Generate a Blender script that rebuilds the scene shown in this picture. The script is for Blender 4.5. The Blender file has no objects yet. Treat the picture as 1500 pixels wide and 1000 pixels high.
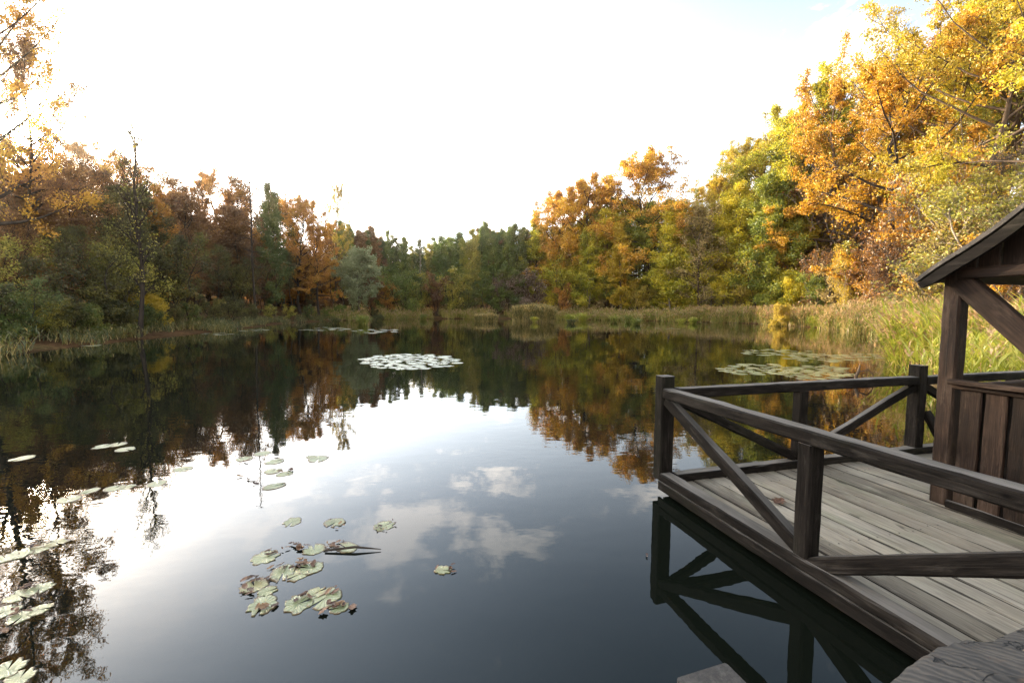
import bpy, math, random
import numpy as np
from mathutils import Matrix, Vector
PI = math.pi
SC = bpy.context.scene
COL = SC.collection
R = math.radians

# ------------------------------------------------------------------ basics
def link(o, parent=None):
    COL.objects.link(o)
    if parent is not None:
        o.parent = parent
    return o

def tag(o, label=None, cat=None, group=None, kind=None):
    if label: o['label'] = label
    if cat: o['category'] = cat
    if group: o['group'] = group
    if kind: o['kind'] = kind
    return o

def empty(name, loc=(0, 0, 0), rz=0.0):
    o = bpy.data.objects.new(name, None)
    o.location = loc; o.rotation_euler = (0, 0, rz)
    o.empty_display_size = .2
    return link(o)

def mesh_np(name, V, Q, mats=(), mi=None, smooth=False, vec=None):
    V = np.asarray(V, np.float32); Q = np.asarray(Q, np.int32)
    k = Q.shape[1]
    me = bpy.data.meshes.new(name)
    me.vertices.add(len(V)); me.vertices.foreach_set('co', V.ravel())
    me.loops.add(Q.size); me.loops.foreach_set('vertex_index', Q.ravel())
    me.polygons.add(len(Q))
    me.polygons.foreach_set('loop_start', np.arange(len(Q), dtype=np.int32) * k)
    me.polygons.foreach_set('loop_total', np.full(len(Q), k, np.int32))
    for m in mats: me.materials.append(m)
    if mi is not None: me.polygons.foreach_set('material_index', np.asarray(mi, np.int32))
    me.polygons.foreach_set('use_smooth', np.full(len(Q), bool(smooth)))
    if vec is not None:
        at = me.attributes.new('grain', 'FLOAT_VECTOR', 'POINT')
        at.data.foreach_set('vector', np.asarray(vec, np.float32).ravel())
    me.update(calc_edges=True); me.validate()
    return me

def obj(name, me, parent=None):
    return link(bpy.data.objects.new(name, me), parent)

class Acc:
    """collects quads"""
    def __init__(s): s.V = []; s.Q = []; s.n = 0; s.G = []; s.M = []
    def add(s, V, Q, G=None, m=0):
        V = np.asarray(V, float); Q = np.asarray(Q, int)
        s.V.append(V); s.Q.append(Q + s.n); s.n += len(V)
        s.G.append(np.zeros_like(V) if G is None else G); s.M.append(np.full(len(Q), m))
    def mesh(s, name, mats, smooth=False, grain=False):
        return mesh_np(name, np.concatenate(s.V), np.concatenate(s.Q), mats, np.concatenate(s.M), smooth,
                       np.concatenate(s.G) if grain else None)

# ------------------------------------------------------------------ camera (solved from the deck's edges)
F, PITCH, ROLL, H = 642.874, .0681, -.0034, 1.9
cr, sr = math.cos(ROLL), math.sin(ROLL)
rx = Vector((1, 0, 0)); up = Vector((0, math.sin(PITCH), math.cos(PITCH))); fw = Vector((0, math.cos(PITCH), -math.sin(PITCH)))
r2 = rx * cr - up * sr; u2 = rx * sr + up * cr
cam = bpy.data.cameras.new('camera'); co = link(bpy.data.objects.new('camera', cam))
co.matrix_world = Matrix(((r2.x, u2.x, -fw.x, 0), (r2.y, u2.y, -fw.y, 0), (r2.z, u2.z, -fw.z, H), (0, 0, 0, 1)))
cam.sensor_width = 36; cam.lens = F * 36 / 1500; cam.clip_end = 3000; cam.clip_start = .05
SC.camera = co
HZ = 456.2
def zat(py, Y): return H + (HZ - py) / F * Y
def xat(px, Y): return (px - 750) / F * Y

# ------------------------------------------------------------------ node helpers
def mat(name):
    m = bpy.data.materials.new(name); m.use_nodes = True
    nt = m.node_tree; nt.nodes.clear()
    return m, nt, nt.nodes.new('ShaderNodeOutputMaterial')
def N(nt, typ, **kw):
    n = nt.nodes.new(typ)
    for k, v in kw.items():
        if k.startswith('i_'):
            key = k[2:]
            n.inputs[int(key) if key.isdigit() else key.replace('_', ' ')].default_value = v
        else: setattr(n, k, v)
    return n
def ramp(nt, fac, stops, interp='LINEAR'):
    n = nt.nodes.new('ShaderNodeValToRGB'); n.color_ramp.interpolation = interp
    e = n.color_ramp.elements
    while len(e) < len(stops): e.new(.5)
    for k, (p, c) in enumerate(stops):
        e[k].position = p; e[k].color = (*c, 1)
    nt.links.new(fac, n.inputs[0]); return n.outputs[0]
def math_(nt, op, a, b=None, c=None, clamp=False):
    n = nt.nodes.new('ShaderNodeMath'); n.operation = op; n.use_clamp = clamp
    for i, v in enumerate((a, b, c)):
        if v is None: continue
        if isinstance(v, (int, float)): n.inputs[i].default_value = v
        else: nt.links.new(v, n.inputs[i])
    return n.outputs[0]
def mixc(nt, fac, a, b, blend='MIX'):
    n = nt.nodes.new('ShaderNodeMix'); n.data_type = 'RGBA'; n.blend_type = blend
    for s, v in ((n.inputs[0], fac), (n.inputs[6], a), (n.inputs[7], b)):
        if isinstance(v, (int, float)): s.default_value = v
        elif isinstance(v, tuple): s.default_value = (*v, 1)
        else: nt.links.new(v, s)
    return n.outputs[2]
def vscale(nt, v, s):
    n = nt.nodes.new('ShaderNodeMapping'); n.inputs['Scale'].default_value = s
    nt.links.new(v, n.inputs['Vector']); return n.outputs[0]
def noise(nt, vec, scale, detail=3, rough=.55, dist=0.0):
    n = N(nt, 'ShaderNodeTexNoise', i_Scale=scale, i_Detail=detail, i_Roughness=rough, i_Distortion=dist)
    if vec is not None: nt.links.new(vec, n.inputs['Vector'])
    return n.outputs['Fac']

# ------------------------------------------------------------------ materials
def leafmat(name, cols, trans=.45, clump=.35, sheen=.05):
    m, nt, out = mat(name)
    g = N(nt, 'ShaderNodeNewGeometry'); tc = N(nt, 'ShaderNodeTexCoord'); oi = N(nt, 'ShaderNodeObjectInfo')
    off = N(nt, 'ShaderNodeVectorMath', operation='ADD'); nt.links.new(tc.outputs['Object'], off.inputs[0])
    sc = math_(nt, 'MULTIPLY', oi.outputs['Random'], 57.0); nt.links.new(sc, off.inputs[1])
    nz = noise(nt, off.outputs[0], clump, 2)
    nz = math_(nt, 'MULTIPLY_ADD', nz, 2.2, -.85)
    v = math_(nt, 'MULTIPLY_ADD', g.outputs['Random Per Island'], .5, math_(nt, 'MULTIPLY', nz, .6))
    v = math_(nt, 'ADD', v, math_(nt, 'MULTIPLY_ADD', oi.outputs['Random'], .3, -.2), clamp=True)
    k = len(cols)
    c = ramp(nt, v, [(i / (k - 1), cc) for i, cc in enumerate(cols)])
    d = N(nt, 'ShaderNodeBsdfDiffuse'); t = N(nt, 'ShaderNodeBsdfTranslucent')
    nt.links.new(c, d.inputs[0]); nt.links.new(c, t.inputs[0])
    mx = N(nt, 'ShaderNodeMixShader', i_0=trans); nt.links.new(d.outputs[0], mx.inputs[1]); nt.links.new(t.outputs[0], mx.inputs[2])
    gl = N(nt, 'ShaderNodeBsdfGlossy', i_Roughness=.45); mg = N(nt, 'ShaderNodeMixShader', i_0=sheen)
    nt.links.new(mx.outputs[0], mg.inputs[1]); nt.links.new(gl.outputs[0], mg.inputs[2])
    nt.links.new(mg.outputs[0], out.inputs[0])
    return m

def barkmat(name, c1, c2, sc=3.0):
    m, nt, out = mat(name)
    tc = N(nt, 'ShaderNodeTexCoord')
    v = vscale(nt, tc.outputs['Object'], (sc, sc, sc * .25))
    nz = noise(nt, v, 2.0, 5, .65)
    c = ramp(nt, nz, [(.3, c1), (.7, c2)])
    b = N(nt, 'ShaderNodeBsdfPrincipled', i_Roughness=.9); b.inputs['Specular IOR Level'].default_value = .15
    bp = N(nt, 'ShaderNodeBump', i_Strength=.6, i_Distance=.03)
    nt.links.new(nz, bp.inputs['Height']); nt.links.new(bp.outputs[0], b.inputs['Normal'])
    nt.links.new(c, b.inputs['Base Color']); nt.links.new(b.outputs[0], out.inputs[0])
    return m

def woodmat(name, stops, wear=None, rough=(.5, .8), green=0.0, island=.25, spec=.35, fine=1.0, grime=None, sheen_bleach=None):
    """grain runs along x of the 'grain' attribute"""
    m, nt, out = mat(name)
    at = N(nt, 'ShaderNodeAttribute', attribute_name='grain'); g = N(nt, 'ShaderNodeNewGeometry')
    off = N(nt, 'ShaderNodeVectorMath', operation='ADD'); nt.links.new(at.outputs['Vector'], off.inputs[0])
    nt.links.new(math_(nt, 'MULTIPLY', g.outputs['Random Per Island'], 31.0), off.inputs[1])
    P = off.outputs[0]
    g1 = noise(nt, vscale(nt, P, (1.4, 34 * fine, 34 * fine)), 1.0, 6, .75, .5)
    g2 = noise(nt, vscale(nt, P, (5, 95 * fine, 95 * fine)), 1.0, 4, .7, .3)
    big = noise(nt, vscale(nt, P, (1.5, 4, 4)), 1.0, 3, .6)
    f = math_(nt, 'MULTIPLY_ADD', g1, .7, math_(nt, 'MULTIPLY_ADD', g2, .75, -.22))
    f = math_(nt, 'ADD', f, math_(nt, 'MULTIPLY_ADD', big, .7, -.35))
    f = math_(nt, 'ADD', f, math_(nt, 'MULTIPLY_ADD', g.outputs['Random Per Island'], island, -island * .5))
    c = ramp(nt, f, stops)
    # knots and dark spots
    kn = noise(nt, vscale(nt, P, (4.5, 11, 11)), 1.0, 2, .5)
    kf = ramp(nt, kn, [(.70, (0, 0, 0)), (.76, (1, 1, 1))])
    c = mixc(nt, math_(nt, 'MULTIPLY', kf, .75), c, tuple(x * .25 for x in stops[0][1]))
    # long narrow drying cracks
    ck = noise(nt, vscale(nt, P, (.9, 60, 60)), 1.0, 2, .5)
    cf = ramp(nt, ck, [(.685, (0, 0, 0)), (.72, (1, 1, 1))])
    c = mixc(nt, math_(nt, 'MULTIPLY', cf, .7), c, (.006, .005, .004))
    if wear:
        w = noise(nt, vscale(nt, P, (2.2, 9, 9)), 1.3, 5, .7)
        wf = ramp(nt, w, [(.55, (0, 0, 0)), (.68, (1, 1, 1))])
        c = mixc(nt, math_(nt, 'MULTIPLY', wf, wear[1]), c, wear[0])
    if green:
        w = noise(nt, vscale(nt, P, (.8, 3, 3)), 1.0, 4, .65)
        wf = ramp(nt, w, [(.52, (0, 0, 0)), (.7, (1, 1, 1))])
        c = mixc(nt, math_(nt, 'MULTIPLY', wf, green), c, (.10, .13, .05))
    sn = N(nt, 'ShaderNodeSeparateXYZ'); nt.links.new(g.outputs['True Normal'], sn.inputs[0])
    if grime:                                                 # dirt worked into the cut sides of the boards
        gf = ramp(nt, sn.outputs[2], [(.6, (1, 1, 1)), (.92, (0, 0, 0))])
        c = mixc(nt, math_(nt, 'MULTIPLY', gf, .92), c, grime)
    if sheen_bleach:                                                # patchy grey painted on upper faces: sky sheen and sun bleaching
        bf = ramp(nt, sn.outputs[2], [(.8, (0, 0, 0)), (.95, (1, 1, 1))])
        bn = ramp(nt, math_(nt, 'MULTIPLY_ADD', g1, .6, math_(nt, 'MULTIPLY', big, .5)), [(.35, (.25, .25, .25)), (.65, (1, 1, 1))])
        c = mixc(nt, math_(nt, 'MULTIPLY', math_(nt, 'MULTIPLY', bf, bn), sheen_bleach[1]), c, sheen_bleach[0])
    b = N(nt, 'ShaderNodeBsdfPrincipled'); b.inputs['Specular IOR Level'].default_value = spec
    rr = N(nt, 'ShaderNodeMapRange', i_3=rough[0], i_4=rough[1]); nt.links.new(g2, rr.inputs[0]); nt.links.new(rr.outputs[0], b.inputs['Roughness'])
    hgt = math_(nt, 'SUBTRACT', f, math_(nt, 'MULTIPLY', cf, .8))
    bp = N(nt, 'ShaderNodeBump', i_Strength=.7, i_Distance=.006)
    nt.links.new(hgt, bp.inputs['Height']); nt.links.new(bp.outputs[0], b.inputs['Normal'])
    nt.links.new(c, b.inputs['Base Color']); nt.links.new(b.outputs[0], out.inputs[0])
    return m

L = {
 'orange': leafmat('leaf_orange', [(0.361, 0.158, 0.013), (0.515, 0.256, 0.015), (0.601, 0.356, 0.019), (0.567, 0.398, 0.025)], .42),
 'rust': leafmat('leaf_rust', [(0.300, 0.120, 0.015), (0.440, 0.190, 0.019), (0.560, 0.280, 0.021), (0.580, 0.380, 0.030)], .42),
 'yellow': leafmat('leaf_yellow', [(0.311, 0.257, 0.015), (0.482, 0.342, 0.015), (0.560, 0.385, 0.020), (0.482, 0.286, 0.020)], .45),
 'ygreen': leafmat('leaf_yellow_green', [(0.212, 0.238, 0.017), (0.450, 0.404, 0.020), (0.688, 0.535, 0.027), (0.766, 0.546, 0.027)], .45),
 'olive': leafmat('leaf_olive', [(0.164, 0.176, 0.029), (0.327, 0.297, 0.038), (0.491, 0.392, 0.048), (0.564, 0.405, 0.057)], .4),
 'green': leafmat('leaf_green', [(0.067, 0.109, 0.016), (0.119, 0.180, 0.022), (0.223, 0.257, 0.033), (0.416, 0.372, 0.043)], .4),
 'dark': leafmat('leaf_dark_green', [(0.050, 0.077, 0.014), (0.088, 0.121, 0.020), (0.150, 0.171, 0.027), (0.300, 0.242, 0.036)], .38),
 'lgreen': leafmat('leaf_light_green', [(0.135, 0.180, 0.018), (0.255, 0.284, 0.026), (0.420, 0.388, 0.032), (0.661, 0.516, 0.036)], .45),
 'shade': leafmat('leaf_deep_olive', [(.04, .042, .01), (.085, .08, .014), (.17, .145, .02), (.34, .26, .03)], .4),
 'brown': leafmat('leaf_brown', [(.10, .045, .018), (.18, .08, .025), (.30, .14, .03), (.40, .20, .035)], .45),
 'mauve': leafmat('leaf_mauve', [(.22, .15, .11), (.32, .23, .16), (.38, .28, .18), (.38, .31, .16)], .3),
 'tanned': leafmat('leaf_tanned', [(0.250, 0.175, 0.062), (0.375, 0.275, 0.088), (0.475, 0.362, 0.112), (0.450, 0.400, 0.112)], .4),
 'pale': leafmat('leaf_pale', [(.22, .25, .11), (.30, .32, .15), (.38, .38, .18), (.42, .40, .18)], .45),
 'gold': leafmat('leaf_gold', [(0.400, 0.288, 0.029), (0.512, 0.368, 0.038), (0.560, 0.432, 0.048), (0.496, 0.400, 0.058)], .5),
}
BK = {
 'dark': barkmat('bark_dark', (.018, .013, .010), (.055, .042, .032)),
 'grey': barkmat('bark_grey', (.06, .05, .04), (.16, .13, .10)),
 'brown': barkmat('bark_brown', (.04, .028, .018), (.11, .075, .05)),
 'pale': barkmat('bark_pale', (.20, .16, .12), (.36, .30, .23)),
}
DARKW = woodmat('dark_stained_timber', [(.2, (.0026, .0021, .0017)), (.45, (.0068, .0055, .0045)), (.65, (.0155, .0125, .0103)), (.85, (.036, .030, .025))], ((.05, .042, .035), .45), (.5, .75), .03, spec=.04, sheen_bleach=((.16, .145, .128), .85))
BROWNW = woodmat('brown_stained_timber', [(.2, (.0055, .0034, .0023)), (.45, (.016, .0095, .0063)), (.65, (.033, .0195, .013)), (.85, (.07, .045, .032))], ((.10, .07, .05), .3), (.5, .8), spec=.1)
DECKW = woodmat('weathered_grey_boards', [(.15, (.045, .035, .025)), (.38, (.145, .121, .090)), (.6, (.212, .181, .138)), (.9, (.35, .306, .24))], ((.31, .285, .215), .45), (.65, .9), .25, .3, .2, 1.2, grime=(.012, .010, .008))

def logmat():
    m, nt, out = mat('weathered_log')
    tc = N(nt, 'ShaderNodeTexCoord'); P = tc.outputs['Object']
    w = N(nt, 'ShaderNodeTexWave', wave_type='RINGS', rings_direction='Z', i_Scale=15.0, i_Distortion=4.0, i_Detail=1.5)
    w.inputs['Detail Scale'].default_value = 1.6
    mp = N(nt, 'ShaderNodeMapping'); mp.inputs['Location'].default_value = (.35, .18, 0); nt.links.new(P, mp.inputs[0]); nt.links.new(mp.outputs[0], w.inputs['Vector'])
    nz = noise(nt, P, 7, 5, .65)
    f = math_(nt, 'MULTIPLY_ADD', w.outputs['Fac'], .22, math_(nt, 'MULTIPLY', nz, .85))
    c = ramp(nt, f, [(.25, (.012, .0105, .0095)), (.5, (.034, .030, .026)), (.8, (.08, .067, .054))])
    mo = ramp(nt, noise(nt, P, 5, 4, .6), [(.55, (0, 0, 0)), (.7, (1, 1, 1))])
    c = mixc(nt, math_(nt, 'MULTIPLY', mo, .55), c, (.055, .052, .022))
    ru = ramp(nt, noise(nt, vscale(nt, P, (1, 1.3, 1)), 9, 3, .6), [(.6, (0, 0, 0)), (.72, (1, 1, 1))])
    c = mixc(nt, math_(nt, 'MULTIPLY', ru, .5), c, (.10, .06, .034))
    vo = N(nt, 'ShaderNodeTexVoronoi', feature='DISTANCE_TO_EDGE', i_Scale=3.3)
    dm = N(nt, 'ShaderNodeVectorMath', operation='ADD'); nt.links.new(P, dm.inputs[0])
    nn = N(nt, 'ShaderNodeTexNoise', i_Scale=9.0, i_Detail=4.0); nt.links.new(P, nn.inputs[0])
    ns = N(nt, 'ShaderNodeVectorMath', operation='SCALE'); ns.inputs['Scale'].default_value = .30; nt.links.new(nn.outputs['Color'], ns.inputs[0]); nt.links.new(ns.outputs[0], dm.inputs[1])
    nt.links.new(vscale(nt, dm.outputs[0], (1, 1.7, .2)), vo.inputs['Vector'])
    ck = ramp(nt, vo.outputs['Distance'], [(.006, (1, 1, 1)), (.016, (0, 0, 0))])
    c = mixc(nt, ck, c, (.004, .0035, .003))
    b = N(nt, 'ShaderNodeBsdfPrincipled', i_Roughness=.72); b.inputs['Specular IOR Level'].default_value = .3
    hg = math_(nt, 'SUBTRACT', math_(nt, 'MULTIPLY', f, .5), math_(nt, 'MULTIPLY', ck, 1.2))
    bp = N(nt, 'ShaderNodeBump', i_Strength=.8, i_Distance=.012); nt.links.new(hg, bp.inputs['Height']); nt.links.new(bp.outputs[0], b.inputs['Normal'])
    nt.links.new(c, b.inputs['Base Color']); nt.links.new(b.outputs[0], out.inputs[0])
    return m
LOGM = logmat()

def watermat():
    m, nt, out = mat('pond_water')
    tc = N(nt, 'ShaderNodeTexCoord'); P = tc.outputs['Object']
    a = noise(nt, vscale(nt, P, (.55, .9, 1)), 1.0, 2, .45)
    b_ = noise(nt, vscale(nt, P, (3.5, 6, 1)), 1.0, 2, .5)
    patch = ramp(nt, noise(nt, P, .12, 2), [(.42, (.25, .25, .25)), (.62, (1, 1, 1))])
    # small rings of ripples by the near left pads
    ds = N(nt, 'ShaderNodeVectorMath', operation='DISTANCE'); nt.links.new(P, ds.inputs[0]); ds.inputs[1].default_value = (-3.6, 3.15, 0)
    dd = math_(nt, 'ADD', ds.outputs['Value'], math_(nt, 'MULTIPLY', noise(nt, P, 1.5, 2), .25))
    ring = math_(nt, 'MULTIPLY', math_(nt, 'SINE', math_(nt, 'MULTIPLY', dd, 120.0)), math_(nt, 'POWER', 2.718, math_(nt, 'MULTIPLY', math_(nt, 'MULTIPLY', dd, dd), -1.1)))
    h = math_(nt, 'MULTIPLY_ADD', a, .0042, math_(nt, 'MULTIPLY', math_(nt, 'MULTIPLY', b_, patch), .0017))
    h = math_(nt, 'MULTIPLY_ADD', ring, .000012, h)
    bp = N(nt, 'ShaderNodeBump', i_Strength=1.0, i_Distance=1.0); nt.links.new(h, bp.inputs['Height'])
    p = N(nt, 'ShaderNodeBsdfPrincipled', i_Roughness=.012, i_IOR=1.333); p.inputs['Base Color'].default_value = (.0035, .0045, .003, 1)
    nt.links.new(bp.outputs[0], p.inputs['Normal']); nt.links.new(p.outputs[0], out.inputs[0])
    return m
WATER = watermat()

def groundmat():
    m, nt, out = mat('leaf_litter_ground')
    tc = N(nt, 'ShaderNodeTexCoord'); P = tc.outputs['Object']
    f = math_(nt, 'MULTIPLY_ADD', noise(nt, P, 5, 6, .75), .7, math_(nt, 'MULTIPLY', noise(nt, P, .3, 3), .3))
    c = ramp(nt, f, [(.3, (.02, .013, .008)), (.45, (.055, .032, .017)), (.58, (.12, .065, .03)), (.72, (.22, .12, .045))])
    gr = ramp(nt, noise(nt, P, .18, 3), [(.55, (0, 0, 0)), (.68, (1, 1, 1))])
    c = mixc(nt, math_(nt, 'MULTIPLY', gr, .5), c, (.05, .07, .02))
    b = N(nt, 'ShaderNodeBsdfPrincipled', i_Roughness=1.0); b.inputs['Specular IOR Level'].default_value = 0.0
    bp = N(nt, 'ShaderNodeBump', i_Strength=.8, i_Distance=.15); nt.links.new(f, bp.inputs['Height']); nt.links.new(bp.outputs[0], b.inputs['Normal'])
    nt.links.new(c, b.inputs['Base Color']); nt.links.new(b.outputs[0], out.inputs[0])
    return m
def plainleaf(name, stops, rough=.5, trans=.2, spec=.4, sc=9.0):
    m, nt, out = mat(name)
    tc = N(nt, 'ShaderNodeTexCoord'); oi = N(nt, 'ShaderNodeObjectInfo')
    off = N(nt, 'ShaderNodeVectorMath', operation='ADD'); nt.links.new(tc.outputs['Object'], off.inputs[0]); nt.links.new(math_(nt, 'MULTIPLY', oi.outputs['Random'], 40.), off.inputs[1])
    f = math_(nt, 'ADD', noise(nt, off.outputs[0], sc, 4, .65), math_(nt, 'MULTIPLY_ADD', oi.outputs['Random'], .5, -.25))
    c = ramp(nt, f, stops)
    b = N(nt, 'ShaderNodeBsdfPrincipled', i_Roughness=rough); b.inputs['Specular IOR Level'].default_value = spec
    nt.links.new(c, b.inputs['Base Color'])
    t = N(nt, 'ShaderNodeBsdfTranslucent'); nt.links.new(c, t.inputs[0])
    mx = N(nt, 'ShaderNodeMixShader', i_0=trans); nt.links.new(b.outputs[0], mx.inputs[1]); nt.links.new(t.outputs[0], mx.inputs[2])
    nt.links.new(mx.outputs[0], out.inputs[0]); return m
def padmat():
    m, nt, out = mat('lily_pad_leaf')
    tc = N(nt, 'ShaderNodeTexCoord'); oi = N(nt, 'ShaderNodeObjectInfo'); P = tc.outputs['Object']
    sx = N(nt, 'ShaderNodeSeparateXYZ'); nt.links.new(P, sx.inputs[0])
    rad = math_(nt, 'SQRT', math_(nt, 'ADD', math_(nt, 'MULTIPLY', sx.outputs[0], sx.outputs[0]), math_(nt, 'MULTIPLY', sx.outputs[1], sx.outputs[1])))
    ang = math_(nt, 'ARCTAN2', sx.outputs[1], sx.outputs[0])
    off = N(nt, 'ShaderNodeVectorMath', operation='ADD'); nt.links.new(P, off.inputs[0]); nt.links.new(math_(nt, 'MULTIPLY', oi.outputs['Random'], 40.), off.inputs[1])
    n1 = noise(nt, off.outputs[0], 3.0, 5, .7); n2 = noise(nt, off.outputs[0], 1.1, 2)
    f = math_(nt, 'MULTIPLY_ADD', oi.outputs['Random'], .35, math_(nt, 'MULTIPLY_ADD', n2, .5, math_(nt, 'MULTIPLY', n1, .35)))
    c = ramp(nt, f, [(.3, (.09, .105, .035)), (.5, (.155, .172, .07)), (.68, (.22, .225, .10)), (.85, (.26, .21, .075))])
    vein = math_(nt, 'POWER', math_(nt, 'ABSOLUTE', math_(nt, 'SINE', math_(nt, 'MULTIPLY', ang, 8.0))), 14.0)
    c = mixc(nt, math_(nt, 'MULTIPLY', math_(nt, 'SUBTRACT', 1.0, math_(nt, 'POWER', math_(nt, 'ABSOLUTE', math_(nt, 'SINE', math_(nt, 'MULTIPLY', ang, 8.0))), .25)), .5), c, (.28, .29, .15))
    ed = ramp(nt, math_(nt, 'MULTIPLY_ADD', n1, .9, rad), [(1.12, (0, 0, 0)), (1.45, (1, 1, 1))]) if False else ramp(nt, math_(nt, 'MULTIPLY', math_(nt, 'MULTIPLY_ADD', n1, .9, rad), .6), [(.72, (0, 0, 0)), (.86, (1, 1, 1))])
    c = mixc(nt, math_(nt, 'MULTIPLY', ed, .85), c, (.12, .065, .025))
    sp_ = ramp(nt, noise(nt, off.outputs[0], 7.0, 3, .6), [(.62, (0, 0, 0)), (.68, (1, 1, 1))])
    c = mixc(nt, math_(nt, 'MULTIPLY', sp_, .6), c, (.10, .06, .03))
    b = N(nt, 'ShaderNodeBsdfPrincipled', i_Roughness=.3); b.inputs['Specular IOR Level'].default_value = .55
    bp = N(nt, 'ShaderNodeBump', i_Strength=.5, i_Distance=.02); nt.links.new(math_(nt, 'ADD', n1, math_(nt, 'MULTIPLY', vein, -.4)), bp.inputs['Height']); nt.links.new(bp.outputs[0], b.inputs['Normal'])
    nt.links.new(c, b.inputs['Base Color']); nt.links.new(b.outputs[0], out.inputs[0]); return m
PADM = padmat()
DEADM = plainleaf('dry_leaf', [(.2, (.03, .014, .009)), (.45, (.09, .042, .024)), (.7, (.22, .12, .065)), (.9, (.40, .26, .10))], .6, .2, .3, 20)

# ------------------------------------------------------------------ terrain
SHORE = np.array([(-20, -8), (-21, 5), (-21.2, 14), (-21.5, 18.4), (-22.9, 22.6), (-24.5, 28.6), (-26.5, 37.8), (-30, 52), (-35, 68), (-34, 86), (-26, 106),
                  (-10, 112), (0, 113), (12, 108), (23, 99.5), (32, 91), (38.5, 82.6), (40.5, 70), (38.4, 55), (33, 38.2), (25, 28), (18, 20), (14.5, 15.6), (12.6, 13.0),
                  (11, 10.5), (9, 6), (7.5, 2), (5, -2), (0, -3), (-9, -7)], float)
def shore_dist(X, Y):
    X = np.asarray(X, float); Y = np.asarray(Y, float)
    d = np.full(X.shape, 1e9); ins = np.zeros(X.shape, bool)
    P = SHORE; Qs = np.roll(SHORE, -1, 0)
    for (ax, ay), (bx, by) in zip(P, Qs):
        ex, ey = bx - ax, by - ay
        t = np.clip(((X - ax) * ex + (Y - ay) * ey) / (ex * ex + ey * ey), 0, 1)
        d = np.minimum(d, np.hypot(X - ax - t * ex, Y - ay - t * ey))
        c = ((ay > Y) != (by > Y)) & (X < (bx - ax) * (Y - ay) / ((by - ay) or 1e-9) + ax)
        ins ^= c
    return np.where(ins, -d, d)
def sstep(a, b, x): t = np.clip((x - a) / (b - a), 0, 1); return t * t * (3 - 2 * t)
def terrain(X, Y):
    X = np.asarray(X, float); Y = np.asarray(Y, float)
    s = shore_dist(X, Y)
    wr = sstep(14, 34, X) * (1 - .7 * sstep(80, 110, Y)) * sstep(-5, 25, Y)
    wl = sstep(-18, -28, X) * (1 - .5 * sstep(70, 105, Y))
    wf = sstep(95, 115, Y)
    slope = .03 + .47 * wr + .27 * wl + .22 * wf
    cap = 3 + 21 * wr + 8 * wl + 10 * wf
    hill = np.maximum(s - 9 * (wr > .2) - 3, 0) * slope
    hill = cap * (1 - np.exp(-hill / cap))
    land = .10 + .07 * np.minimum(np.maximum(s, 0), 6) + hill
    bump = .12 * np.sin(X * .9 + 1.3 * np.sin(Y * .4)) * np.sin(Y * .8 + np.sin(X * .5)) * np.clip(s / 4, 0, 1)
    return np.where(s > 0, land + bump, np.maximum(-1.2, .10 + .35 * s))
def axis_(lo, hi, step, far):
    core = np.arange(lo, hi + .01, step)
    g = np.cumsum(step * 1.28 ** np.arange(1, 40)); g = g[g < far]
    return np.concatenate([(lo - g)[::-1], core, hi + g])
gx = axis_(-70, 90, 1.25, 1100); gy = axis_(-12, 150, 1.25, 1100)
GX, GY = np.meshgrid(gx, gy)
GZ = terrain(GX, GY)
nx, ny = len(gx), len(gy)
I = (np.arange(ny - 1)[:, None] * nx + np.arange(nx - 1)[None, :]).ravel()
gme = mesh_np('ground', np.stack([GX.ravel(), GY.ravel(), GZ.ravel()], 1), np.stack([I, I + 1, I + nx + 1, I + nx], 1), [groundmat()], smooth=True)
tag(obj('ground', gme), 'brown leaf littered banks and wooded slopes around the pond', kind='structure')
wme = mesh_np('water', [(-45, -15, 0), (48, -15, 0), (48, 125, 0), (-45, 125, 0)], [(0, 1, 2, 3)], [WATER])
tag(obj('water', wme), 'still dark pond water mirroring trees, sky and clouds', kind='structure')

# ------------------------------------------------------------------ trees
def tube(acc, P, r, sides=5, m=0):
    P = np.asarray(P, float); n = len(P)
    T = np.gradient(P, axis=0); T /= np.linalg.norm(T, axis=1)[:, None] + 1e-9
    ref = np.array([0, 0, 1.]) if abs(T[0, 2]) < .9 else np.array([1., 0, 0])
    U = np.cross(T, ref); U /= np.linalg.norm(U, axis=1)[:, None] + 1e-9
    W = np.cross(T, U)
    a = np.arange(sides) * 2 * PI / sides
    V = P[:, None, :] + np.asarray(r)[:, None, None] * (np.cos(a)[None, :, None] * U[:, None, :] + np.sin(a)[None, :, None] * W[:, None, :])
    i = np.arange(n - 1)[:, None] * sides; j = np.arange(sides)[None, :]; k = (j + 1) % sides
    Q = np.stack([i + j, i + k, i + sides + k, i + sides + j], -1).reshape(-1, 4)
    acc.add(V.reshape(-1, 3), Q, None, m)

def leaves(rng, C, size, flat=.05):
    n = len(C)
    nrm = rng.normal(size=(n, 3)); nrm[:, 2] = np.abs(nrm[:, 2]) + flat; nrm /= np.linalg.norm(nrm, axis=1)[:, None]
    t = rng.normal(size=(n, 3)); t -= (t * nrm).sum(1)[:, None] * nrm; t /= np.linalg.norm(t, axis=1)[:, None]
    b = np.cross(nrm, t); s = size * rng.uniform(.6, 1.35, n)[:, None]
    V = np.stack([C - t * s * .55, C + b * s * .36 + nrm * s * .12, C + t * s * .6 - nrm * s * .1, C - b * s * .36 + nrm * s * .12], 1).reshape(-1, 3)
    return V, np.arange(4 * n).reshape(n, 4)

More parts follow.
